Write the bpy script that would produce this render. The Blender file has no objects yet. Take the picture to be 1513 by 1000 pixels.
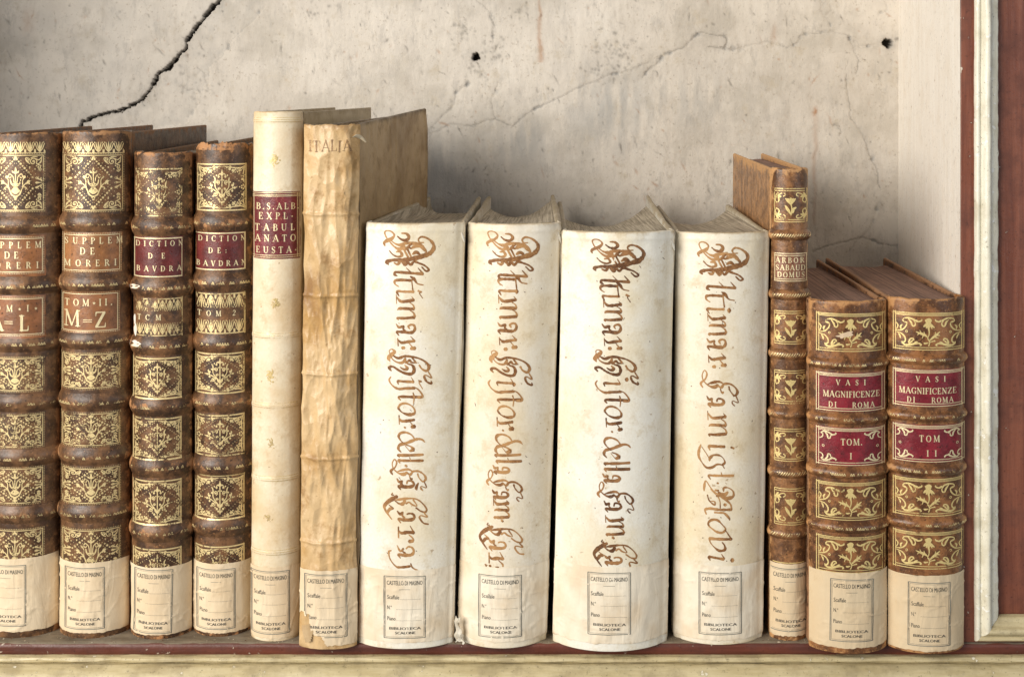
import bpy, math
import numpy as np

# ------------------------------------------------------------------ camera, light, exposure
scn = bpy.context.scene
S, D = 0.0006, 1.1            # metres per photo pixel at the shelf edge, camera distance
XV, YV, YS = 810.0, 150.0, 950.0   # eye level / eye column / shelf edge in photo pixels
CZ = (YS - YV) * S

cam_d = bpy.data.cameras.new('camera')
cam = bpy.data.objects.new('camera', cam_d)
scn.collection.objects.link(cam)
cam.location = (0, -D, CZ)
cam.rotation_euler = (math.radians(90), 0, 0)
cam_d.sensor_width = 36
cam_d.lens = 36 * D / (1513 * S)
cam_d.shift_x = (756.5 - XV) / 1513
cam_d.shift_y = (YV - 500) / 1513
cam_d.clip_start = 0.05
cam_d.clip_end = 50
scn.camera = cam

world = bpy.data.worlds.new('World')
scn.world = world
world.use_nodes = True
bg = world.node_tree.nodes['Background']
bg.inputs[0].default_value = (0.93, 0.95, 1.0, 1)
bg.inputs[1].default_value = 0.18


def area(name, loc, target, sx, sy, power, col):
    l = bpy.data.lights.new(name, 'AREA')
    l.shape = 'RECTANGLE'
    l.size, l.size_y = sx, sy
    l.energy = power
    l.color = col
    o = bpy.data.objects.new(name, l)
    scn.collection.objects.link(o)
    o.location = loc
    d = np.array(target) - np.array(loc)
    d = d / np.linalg.norm(d)
    import mathutils
    o.rotation_euler = mathutils.Vector(d).to_track_quat('-Z', 'Y').to_euler()
    return o


area('window_light', (-1.72, -1.72, 1.0), (0.0, 0.1, 0.22), 1.7, 1.5, 95, (1.0, 0.95, 0.87))
area('far_window_light', (1.7, -1.7, 0.75), (0.1, 0.0, 0.2), 0.3, 1.3, 10, (0.86, 0.93, 1.0))

vs = scn.view_settings
vs.view_transform = 'Standard'
vs.look = 'None'
vs.exposure = 0.06
vs.gamma = 1.0
vs.use_curve_mapping = False
scn.cycles.max_bounces = 8
scn.cycles.transparent_max_bounces = 16


# ------------------------------------------------------------------ small tools
def W(px, py, y):
    """photo pixel at depth y -> world x, z"""
    k = (D + y) / D
    return (px - XV) * S * k, CZ + (YV - py) * S * k


def hsh(ix, iy, iz, seed):
    h = (ix * 374761393 + iy * 668265263 + iz * 2147483647 * 3 + seed * 974634777).astype(np.int64) & 0xffffffff
    h = ((h ^ (h >> 13)) * 1274126177) & 0xffffffff
    h = ((h ^ (h >> 15)) * 2246822519) & 0xffffffff
    return ((h ^ (h >> 16)) & 0xffffff) / float(0xffffff)


def vnoise(x, y, z=0.0, seed=0):
    x = np.asarray(x, float); y = np.asarray(y, float)
    x, y, z = np.broadcast_arrays(x, y, np.asarray(z, float))
    fx, fy, fz = np.floor(x), np.floor(y), np.floor(z)
    ix, iy, iz = fx.astype(np.int64), fy.astype(np.int64), fz.astype(np.int64)
    u, v, w = x - fx, y - fy, z - fz
    u = u * u * u * (u * (u * 6 - 15) + 10); v = v * v * v * (v * (v * 6 - 15) + 10); w = w * w * (3 - 2 * w)
    r = 0
    for a in (0, 1):
        for b in (0, 1):
            for c in (0, 1):
                r = r + hsh(ix + a, iy + b, iz + c, seed) * (u if a else 1 - u) * (v if b else 1 - v) * (w if c else 1 - w)
    return r


def fbm(x, y, seed=0, oct=4, z=0.0):
    r, a, t = 0, 1.0, 0
    for o in range(oct):
        r = r + a * vnoise(np.asarray(x) * 2 ** o, np.asarray(y) * 2 ** o, z, seed + 17 * o)
        t += a
        a *= 0.5
    return r / t


class MB:
    """collects polygons for one mesh object"""
    def __init__(self):
        self.v, self.f, self.m, self.w, self.n = [], [], [], [], 0

    def add(self, verts, faces, mat=0, wear=None):
        verts = np.asarray(verts, float).reshape(-1, 3)
        self.v.append(verts)
        self.w.append(np.zeros(len(verts)) if wear is None else np.asarray(wear, float).ravel())
        n = self.n
        self.f.extend([tuple(int(i) + n for i in f) for f in faces])
        self.m.extend([mat] * len(faces))
        self.n += len(verts)

    def grid(self, P, mat=0, wear=None, flip=False, mask=None):
        r, c = P.shape[:2]
        idx = np.arange(r * c).reshape(r, c)
        q = np.stack([idx[:-1, :-1], idx[1:, :-1], idx[1:, 1:], idx[:-1, 1:]], -1)
        if flip:
            q = q[..., ::-1]
        if mask is not None:
            q = q[mask]
        self.add(P.reshape(-1, 3), q.reshape(-1, 4).tolist(), mat, wear)

    def build(self, name, mats, parent=None, origin=(0, 0, 0), smooth=True, extra=None):
        me = bpy.data.meshes.new(name)
        V = np.concatenate(self.v) - np.array(origin)
        me.from_pydata(V.tolist(), [], self.f)
        for m in mats:
            me.materials.append(m)
        me.polygons.foreach_set('material_index', np.array(self.m, dtype=np.int32))
        me.polygons.foreach_set('use_smooth', np.full(len(self.f), smooth))
        at = me.attributes.new('wear', 'FLOAT', 'POINT')
        at.data.foreach_set('value', np.concatenate(self.w).astype(np.float32))
        if extra:
            for k, a in extra.items():
                t = me.attributes.new(k, 'FLOAT', 'POINT')
                t.data.foreach_set('value', np.asarray(a, np.float32).ravel())
        me.update()
        o = bpy.data.objects.new(name, me)
        scn.collection.objects.link(o)
        if parent is not None:
            o.parent = parent
        return o


def thing(name, loc, label, cat, group=None):
    o = bpy.data.objects.new(name, None)
    o.empty_display_size = 0.05
    scn.collection.objects.link(o)
    o.location = loc
    o['label'] = label
    o['category'] = cat
    if group:
        o['group'] = group
    return o


def rbox(mb, dims, r, res, fn, mat=0, wear=None):
    """rounded box grid; fn maps (u,v,w) local metres to world"""
    dx, dy, dz = dims
    n = [max(3, int(round(d / res)) + 1) for d in dims]
    def axis(d, k):
        rr = min(r, d * 0.49)
        e = np.array([0, 0.3, 0.65, 1.0]) * rr
        return np.concatenate([e, np.linspace(rr, d - rr, k)[1:-1], d - e[::-1]])
    ax = [axis(dims[i], n[i]) for i in range(3)]
    for a in range(3):
        b, c = (a + 1) % 3, (a + 2) % 3
        B, Cc = np.meshgrid(ax[b], ax[c], indexing='ij')
        for side in (0, 1):
            P = np.zeros(B.shape + (3,))
            P[..., a] = dims[a] * side
            P[..., b] = B
            P[..., c] = Cc
            for i in range(3):
                rr = min(r, dims[i] * 0.49)
            R = np.array([min(r, d * 0.49) for d in dims])
            inner = np.minimum(np.maximum(P, R), np.array(dims) - R)
            dv = P - inner
            ln = np.linalg.norm(dv / R, axis=-1, keepdims=True)
            ln[ln == 0] = 1
            Q = inner + dv / ln
            wv = None
            if wear is not None:
                wv = wear(Q)
            mb.grid(fn(Q), mat, wv, flip=(side == 1))


# ------------------------------------------------------------------ materials
def nodes(name):
    m = bpy.data.materials.new(name)
    m.use_nodes = True
    nt = m.node_tree
    b = nt.nodes['Principled BSDF']
    return m, nt, b


class NT:
    def __init__(s, nt, seed=0.0, stretch=(1, 1, 1)):
        s.nt = nt
        tc = nt.nodes.new('ShaderNodeTexCoord')
        mp = nt.nodes.new('ShaderNodeMapping')
        mp.inputs['Location'].default_value = (seed * 1.37, seed * 0.71, seed * 2.13)
        nt.links.new(tc.outputs['Object'], mp.inputs['Vector'])
        s.co = mp.outputs['Vector']

    def link(s, a, b):
        s.nt.links.new(a, b)

    def noise(s, scale, detail=6, rough=0.55, stretch=None, dist=0.0):
        n = s.nt.nodes.new('ShaderNodeTexNoise')
        n.inputs['Scale'].default_value = scale
        n.inputs['Detail'].default_value = detail
        n.inputs['Roughness'].default_value = rough
        n.inputs['Distortion'].default_value = dist
        co = s.co
        if stretch:
            mp = s.nt.nodes.new('ShaderNodeMapping')
            mp.inputs['Scale'].default_value = stretch
            s.link(co, mp.inputs['Vector'])
            co = mp.outputs['Vector']
        s.link(co, n.inputs['Vector'])
        return n.outputs['Fac']

    def ramp(s, fac, a, b, ca=0.0, cb=1.0):
        r = s.nt.nodes.new('ShaderNodeMapRange')
        r.interpolation_type = 'SMOOTHSTEP'
        r.inputs['From Min'].default_value = a
        r.inputs['From Max'].default_value = b
        r.inputs['To Min'].default_value = ca
        r.inputs['To Max'].default_value = cb
        s.link(fac, r.inputs['Value'])
        return r.outputs['Result']

    def math(s, op, a, b=None):
        n = s.nt.nodes.new('ShaderNodeMath')
        n.operation = op
        for i, x in enumerate((a, b)):
            if x is None:
                continue
            if isinstance(x, (int, float)):
                n.inputs[i].default_value = x
            else:
                s.link(x, n.inputs[i])
        return n.outputs[0]

    def mix(s, fac, a, b, blend='MIX'):
        n = s.nt.nodes.new('ShaderNodeMix')
        n.data_type = 'RGBA'
        n.blend_type = blend
        for sock, x in ((n.inputs[0], fac), (n.inputs[6], a), (n.inputs[7], b)):
            if isinstance(x, (int, float)):
                sock.default_value = x
            elif isinstance(x, tuple):
                sock.default_value = (*x, 1)
            else:
                s.link(x, sock)
        return n.outputs[2]

    def attr(s, name):
        a = s.nt.nodes.new('ShaderNodeAttribute')
        a.attribute_name = name
        return a.outputs['Fac']

    def bump(s, h, strength, dist, bsdf, prev=None):
        b = s.nt.nodes.new('ShaderNodeBump')
        b.inputs['Strength'].default_value = strength
        b.inputs['Distance'].default_value = dist
        s.link(h, b.inputs['Height'])
        if prev:
            s.link(prev, b.inputs['Normal'])
        s.link(b.outputs[0], bsdf.inputs['Normal'])
        return b.outputs[0]


def m_leather(name, dark, mid, light, seed, rough=0.36, wearbias=0.0):
    m, nt, b = nodes(name)
    t = NT(nt, seed)
    n1 = t.noise(70, 7, 0.65)
    n2 = t.noise(190, 6, 0.7)
    n3 = t.noise(900, 3, 0.6)
    n4 = t.noise(330, 4, 0.7)
    c = t.mix(t.ramp(n1, 0.40, 0.62), tuple(x * .8 for x in dark), tuple(x * 1.12 for x in mid))
    c = t.mix(t.ramp(n2, 0.5, 0.75, 0, 0.55), c, tuple(x * 0.45 for x in dark))
    w = t.math('ADD', t.attr('wear'), t.math('MULTIPLY', t.math('SUBTRACT', n2, 0.5), 1.7))
    w = t.math('ADD', w, t.math('MULTIPLY', t.math('SUBTRACT', n1, 0.5), 1.2))
    wf = t.ramp(w, 0.38 - wearbias, 0.66 - wearbias)
    c = t.mix(wf, c, light)
    c = t.mix(t.ramp(n4, 0.59, 0.68, 0, 0.85), c, (0.022, 0.011, 0.006))
    c = t.mix(t.ramp(t.noise(420, 5, 0.75), 0.57, 0.66, 0, 0.55), c, tuple(min(1, x * 1.15) for x in light))
    c = t.mix(t.ramp(n3, 0.3, 0.75, 0.0, 0.25), c, (0.5, 0.36, 0.22), 'SOFT_LIGHT')
    t.link(c, b.inputs['Base Color'])
    t.link(t.math('ADD', t.ramp(n2, 0.3, 0.8, rough - 0.05, rough + 0.2), t.math('MULTIPLY', wf, 0.25)), b.inputs['Roughness'])
    b.inputs['Specular IOR Level'].default_value = 0.5
    p = t.bump(n3, 0.35, 0.0004, b)
    p2 = t.bump(n2, 0.5, 0.0009, b, p)
    return m


def m_vellum(name, base, stain, dirt, seed, amt=0.5, rough=0.42, spotcol=(0.33, 0.19, 0.07), crumple=0.0):
    m, nt, b = nodes(name)
    t = NT(nt, seed)
    n1 = t.noise(14, 6, 0.6)
    n2 = t.noise(60, 6, 0.65)
    n3 = t.noise(480, 4, 0.6)
    n5 = t.noise(110, 5, 0.7, (1, 1, 0.35))
    c = t.mix(t.ramp(n1, 0.40, 0.68, 0, amt), base, stain)
    c = t.mix(t.ramp(n2, 0.50, 0.74, 0, amt * 0.75), c, tuple(0.5 * (x + y) for x, y in zip(stain, dirt)))
    w = t.math('ADD', t.attr('wear'), t.math('MULTIPLY', t.math('SUBTRACT', n2, 0.5), 1.1))
    c = t.mix(t.ramp(w, 0.22, 0.95, 0, 0.9), c, dirt)
    c = t.mix(t.ramp(t.noise(210, 2, 0.5), 0.70, 0.76, 0, 0.6), c, spotcol)
    c = t.mix(t.ramp(n5, 0.55, 0.8, 0, 0.25), c, dirt)
    c = t.mix(t.ramp(n3, 0.35, 0.7, 0.0, 0.16), c, (0.75, 0.66, 0.52), 'MULTIPLY')
    t.link(c, b.inputs['Base Color'])
    t.link(t.ramp(n2, 0.3, 0.75, rough - 0.06, rough + 0.14), b.inputs['Roughness'])
    b.inputs['Specular IOR Level'].default_value = 0.45
    p = t.bump(n3, 0.22, 0.0004, b)
    p = t.bump(n2, 0.35, 0.0014, b, p)
    if crumple:
        for sc, st in ((38, (1, 1, .38)), (85, (1, 1, .6))):
            mp = nt.nodes.new('ShaderNodeMapping')
            mp.inputs['Scale'].default_value = st
            wv = nt.nodes.new('ShaderNodeMix')
            wv.data_type = 'VECTOR'
            wv.inputs[0].default_value = .012
            nz = nt.nodes.new('ShaderNodeTexNoise')
            nz.inputs['Scale'].default_value = 45
            t.link(t.co, nz.inputs['Vector'])
            t.link(t.co, wv.inputs[4])
            t.link(nz.outputs['Color'], wv.inputs[5])
            t.link(wv.outputs[1], mp.inputs['Vector'])
            vo = nt.nodes.new('ShaderNodeTexVoronoi')
            vo.inputs['Scale'].default_value = sc
            t.link(mp.outputs[0], vo.inputs['Vector'])
            p = t.bump(vo.outputs['Distance'], crumple, 0.22 / sc, b, p)
    return m


def m_paper(name, base, seed):
    m, nt, b = nodes(name)
    t = NT(nt, seed)
    n1 = t.noise(30, 6, 0.6)
    n2 = t.noise(130, 6, 0.7)
    n3 = t.noise(700, 3, 0.6)
    n4 = t.noise(45, 5, 0.5, (2.2, 1, 0.5), 0.6)
    c = t.mix(t.ramp(n1, 0.38, 0.7, 0, 0.55), base, (0.64, 0.47, 0.28))
    c = t.mix(t.ramp(n2, 0.58, 0.78, 0, 0.4), c, (0.5, 0.34, 0.17))
    w = t.math('ADD', t.attr('wear'), t.math('MULTIPLY', t.math('SUBTRACT', n2, 0.5), 1.0))
    c = t.mix(t.ramp(w, 0.3, 1.0, 0, 0.85), c, (0.36, 0.23, 0.11))
    t.link(c, b.inputs['Base Color'])
    b.inputs['Roughness'].default_value = 0.55
    b.inputs['Specular IOR Level'].default_value = 0.3
    p = t.bump(n3, 0.12, 0.0003, b)
    t.bump(n4, 0.6, 0.0022, b, p)
    return m


def m_gold(name, seed, worn=0.42, col=(0.92, 0.72, 0.36)):
    m, nt, b = nodes(name)
    t = NT(nt, seed)
    n1 = t.noise(120, 6, 0.65)
    n2 = t.noise(800, 4, 0.7)
    c = t.mix(t.ramp(n2, 0.3, 0.7), tuple(x * 0.78 for x in col), col)
    t.link(c, b.inputs['Base Color'])
    b.inputs['Metallic'].default_value = 0.35
    b.inputs['Roughness'].default_value = 0.36
    t.bump(n2, 0.5, 0.0005, b)
    tr = nt.nodes.new('ShaderNodeBsdfTransparent')
    mx = nt.nodes.new('ShaderNodeMixShader')
    f = t.math('ADD', t.math('MULTIPLY', n1, 0.62), t.math('MULTIPLY', n2, 0.38))
    f = t.math('ADD', f, t.math('MULTIPLY', t.math('SUBTRACT', t.noise(26, 4, .6), 0.5), 0.46))
    f = t.math('ADD', f, t.math('MULTIPLY', t.math('SUBTRACT', t.attr('wear'), 0.5), 0.05))
    t.link(t.ramp(f, worn - 0.05, worn + 0.04), mx.inputs[0])
    t.link(tr.outputs[0], mx.inputs[1])
    t.link(b.outputs[0], mx.inputs[2])
    t.link(mx.outputs[0], nt.nodes['Material Output'].inputs[0])
    return m


def m_ink(name, a, c2, seed, alpha=0.0):
    m, nt, b = nodes(name)
    t = NT(nt, seed)
    n1 = t.noise(75, 6, 0.7)
    n2 = t.noise(520, 4, 0.7)
    tn = t.math('ADD', t.attr('wear'), t.math('MULTIPLY', t.math('SUBTRACT', n1, 0.5), 1.3))
    c = t.mix(t.ramp(tn, 0.2, 0.85), a, c2)
    c = t.mix(t.ramp(n2, 0.45, 0.75, 0, 0.35), c, tuple(min(1, x * 1.7) for x in c2))
    t.link(c, b.inputs['Base Color'])
    b.inputs['Roughness'].default_value = 0.55
    b.inputs['Specular IOR Level'].default_value = 0.25
    if alpha:
        tr = nt.nodes.new('ShaderNodeBsdfTransparent')
        mx = nt.nodes.new('ShaderNodeMixShader')
        f = t.math('ADD', t.math('MULTIPLY', n1, 0.5), t.math('MULTIPLY', n2, 0.5))
        t.link(t.ramp(f, alpha - 0.14, alpha + 0.06, 0.25, 1.0), mx.inputs[0])
        t.link(tr.outputs[0], mx.inputs[1])
        t.link(b.outputs[0], mx.inputs[2])
        t.link(mx.outputs[0], nt.nodes['Material Output'].inputs[0])
    return m


def m_pages(name, a, c2, seed):
    m, nt, b = nodes(name)
    t = NT(nt, seed)
    n1 = t.noise(620, 5, 0.75, (1, 0.012, 0.05))
    n2 = t.noise(40, 5, 0.6)
    c = t.mix(t.ramp(n1, 0.38, 0.60), tuple(x * .6 for x in a), c2)
    c = t.mix(t.ramp(n2, 0.45, 0.75, 0, 0.5), c, tuple(x * 0.55 for x in a))
    t.link(c, b.inputs['Base Color'])
    b.inputs['Roughness'].default_value = 0.8
    t.bump(n1, 0.7, 0.0008, b)
    return m


def m_paint(name, a, c2, seed, stretch, chip=None, rough=0.5, chipth=(0.66, 0.69), dirt=None):
    m, nt, b = nodes(name)
    t = NT(nt, seed)
    n1 = t.noise(160, 6, 0.65, stretch)
    n2 = t.noise(40, 6, 0.6)
    n3 = t.noise(140, 6, 0.6)
    n4 = t.noise(600, 3, 0.6)
    c = t.mix(t.ramp(n1, 0.3, 0.7), a, c2)
    if dirt:
        c = t.mix(t.ramp(n2, 0.45, 0.7, 0, 0.6), c, dirt)
        c = t.mix(t.ramp(n3, 0.58, 0.75, 0, 0.5), c, tuple(x * 0.5 for x in dirt))
    c = t.mix(t.ramp(t.noise(330, 4, .7), 0.60, 0.68, 0, 0.55), c, tuple(x * .35 for x in (dirt or a)))
    if chip:
        ch = t.math('ADD', n3, t.math('MULTIPLY', t.attr('wear'), 0.22))
        c = t.mix(t.ramp(ch, *chipth), c, chip)
    t.link(c, b.inputs['Base Color'])
    t.link(t.ramp(n2, 0.3, 0.7, rough - 0.08, rough + 0.12), b.inputs['Roughness'])
    p = t.bump(n4, 0.2, 0.0005, b)
    p = t.bump(n1, 0.4, 0.0009, b, p)
    t.bump(n3, 0.4, 0.0012, b, p)
    return m


def m_wall():
    m, nt, b = nodes('plaster')
    t = NT(nt, 3.0)
    n1 = t.noise(5, 6, 0.6)
    n2 = t.noise(28, 7, 0.65)
    n3 = t.noise(260, 5, 0.65)
    n4 = t.noise(60, 6, 0.7, (1.0, 1, 0.35))
    c = t.mix(t.ramp(n1, 0.35, 0.65), (0.58, 0.525, 0.455), (0.70, 0.64, 0.56))
    c = t.mix(t.ramp(t.noise(11, 6, 0.65), 0.47, 0.64, 0, 0.65), c, (0.46, 0.415, 0.35))
    c = t.mix(t.ramp(t.noise(17, 6, 0.7), 0.50, 0.68, 0, 0.7), c, (0.68, 0.63, 0.565))
    c = t.mix(t.ramp(t.noise(34, 6, 0.7), 0.53, 0.70, 0, 0.55), c, (0.46, 0.385, 0.275))
    c = t.mix(t.ramp(t.noise(90, 7, 0.75, (1, 1, .4)), 0.52, 0.68, 0, 0.5), c, (0.40, 0.37, 0.33))
    c = t.mix(t.ramp(n2, 0.48, 0.72, 0, 0.35), c, (0.50, 0.455, 0.405))
    c = t.mix(t.ramp(n4, 0.55, 0.75, 0, 0.4), c, (0.44, 0.38, 0.31))
    c = t.mix(t.ramp(t.noise(120, 6, .7, (1, 1, .55)), 0.58, 0.72, 0, 0.40), c, (0.42, 0.36, 0.29))
    c = t.mix(t.ramp(n3, 0.58, 0.70, 0, 0.6), c, (0.36, 0.30, 0.23))
    c = t.mix(t.attr('grey'), c, (0.37, 0.36, 0.34))
    c = t.mix(t.attr('rust'), c, (0.36, 0.17, 0.07))
    c = t.mix(t.attr('dark'), c, (0.026, 0.021, 0.017))
    t.link(c, b.inputs['Base Color'])
    b.inputs['Roughness'].default_value = 0.8
    b.inputs['Specular IOR Level'].default_value = 0.2
    p = t.bump(n3, 0.25, 0.001, b)
    p = t.bump(n4, 0.4, 0.003, b, p)
    t.bump(n2, 0.35, 0.005, b, p)
    return m


GOLD = {}
INK1 = m_ink('sepia_ink', (0.19, 0.080, 0.028), (0.45, 0.245, 0.10), 1.0, 0.40)
INK2 = m_ink('sepia_ink_dark', (0.10, 0.042, 0.018), (0.34, 0.17, 0.068), 2.0, 0.40)
INKF = m_ink('faded_ink', (0.17, 0.095, 0.05), (0.36, 0.22, 0.11), 6.0, 0.54)
INKD = m_ink('iron_gall_ink', (0.06, 0.028, 0.016), (0.22, 0.12, 0.06), 3.0, 0.45)
PRINT = m_ink('grey_print', (0.14, 0.135, 0.115), (0.23, 0.215, 0.175), 4.0)
PRINTT = m_ink('black_print', (0.075, 0.07, 0.06), (0.17, 0.15, 0.12), 5.0)

# ------------------------------------------------------------------ strokes
def catmull(P, n=5):
    P = np.asarray(P, float)
    if len(P) < 3:
        return P
    Q = np.vstack([2 * P[0] - P[1], P, 2 * P[-1] - P[-2]])
    out = []
    for i in range(1, len(Q) - 2):
        a, b, c, d = Q[i - 1:i + 3]
        for k in range(n):
            u = k / n
            out.append(0.5 * ((2 * b) + (-a + c) * u + (2 * a - 5 * b + 4 * c - d) * u * u + (-a + 3 * b - 3 * c + d) * u ** 3))
    out.append(P[-1])
    out = np.array(out)
    out[:, 2] = np.maximum(out[:, 2], 0.05)
    return out


def lin(P, step=4.0):
    P = np.asarray(P, float)
    out = [P[0]]
    for a, b in zip(P[:-1], P[1:]):
        n = max(1, int(np.hypot(*(b - a)[:2]) / step))
        for k in range(1, n + 1):
            out.append(a + (b - a) * k / n)
    return np.array(out)


class Ink:
    """collects pen strokes, discs and shapes in photo pixels, then lays them on a surface"""
    def __init__(s):
        s.items = []

    def stroke(s, pts, smooth=True, n=5):
        s.items.append(('s', catmull(pts, n) if smooth else lin(pts)))

    def line(s, x0, y0, x1, y1, w):
        s.items.append(('s', lin([(x0, y0, w), (x1, y1, w)])))

    def disc(s, x, y, r, n=9):
        a = np.linspace(0, 2 * np.pi, n, endpoint=False)
        s.items.append(('p', np.stack([x + r * np.cos(a), y + r * np.sin(a)], -1)))

    def poly(s, pts):
        s.items.append(('p', np.asarray(pts, float)))

    def star(s, x, y, r, n=5, rot=-np.pi / 2):
        a = rot + np.arange(2 * n) * np.pi / n
        rr = np.where(np.arange(2 * n) % 2 == 0, r, r * 0.42)
        s.items.append(('p', np.stack([x + rr * np.cos(a), y + rr * np.sin(a)], -1)))

    def ring(s, x, y, r, w):
        a = np.linspace(0, 2 * np.pi, 15)
        s.items.append(('s', np.stack([x + r * np.cos(a), y + r * np.sin(a), np.full(15, w)], -1)))

    def tmesh(s, V, F):
        s.items.append(('m', (np.asarray(V, float), F)))

    def extend(s, o, fx=lambda x, y: (x, y), ws=1.0):
        ws = ws * 1.12
        for k, it in o.items:
            if k == 's':
                X, Y = fx(it[:, 0], it[:, 1])
                s.items.append(('s', np.stack([X, Y, it[:, 2] * ws], -1)))
            elif k == 'p':
                X, Y = fx(it[:, 0], it[:, 1])
                s.items.append(('p', np.stack([X, Y], -1)))

    def lay(s, mb, pos, mat, off=0.00013, step=0.0000035, clip=None, jit=0.0, seed=0):
        i = 0
        for k, it in s.items:
            o = off + step * (i % 14)
            i += 1
            tone = float(.65 * vnoise(i * .23, .5, 0, 77) + .35 * hsh(np.int64(i), np.int64(1), np.int64(2), 5))
            if k == 's':
                P = it
                if len(P) < 2:
                    continue
                T = np.gradient(P[:, :2], axis=0)
                ln = np.hypot(T[:, 0], T[:, 1])
                ln[ln == 0] = 1
                T = T / ln[:, None]
                h = P[:, 2] * 0.5
                if jit:
                    h = h * (1 + jit * (vnoise(P[:, 0] * 0.45, P[:, 1] * 0.45, 0, seed) - 0.5) * 2)
                N = np.stack([-T[:, 1], T[:, 0]], -1)
                A = P[:, :2] + N * h[:, None]
                B = P[:, :2] - N * h[:, None]
                # small pointed ends
                e0 = P[0, :2] - T[0] * h[0] * 0.6
                e1 = P[-1, :2] + T[-1] * h[-1] * 0.6
                n = len(P)
                pts = np.vstack([A, B, [e0], [e1]])
                if clip and not clip(pts).all():
                    keep = clip(pts)
                else:
                    keep = None
                F = [(j, j + 1, n + j + 1, n + j) for j in range(n - 1)] + [(2 * n, 0, n), (2 * n + 1, 2 * n - 1, n - 1)]
                if keep is not None:
                    F = [f for f in F if all(keep[j] for j in f)]
                    if not F:
                        continue
                nn = len(pts)
                rl = np.linspace(0, 1, (nn - 2) // 2)
                tw = np.concatenate([rl, rl, [0, 1]]) * .5 - .25
                mb.add(pos(pts[:, 0], pts[:, 1], o), F, mat, np.clip(tone + tw * (1 if i % 2 else -1), 0, 1))
            elif k == 'p':
                if clip and not clip(it).all():
                    continue
                c = it.mean(0)
                pts = np.vstack([it, [c]])
                n = len(it)
                mb.add(pos(pts[:, 0], pts[:, 1], o), [(j, (j + 1) % n, n) for j in range(n)], mat, np.full(n + 1, tone))
            else:
                V, F = it
                mb.add(pos(V[:, 0], V[:, 1], o), F, mat)


# ---- roman capitals: thick and thin strokes with serifs; y up, cap height 1
def sf(x, y, h=0.15):
    return (0, [(x - h, y, .065), (x + h, y, .065)])


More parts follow.
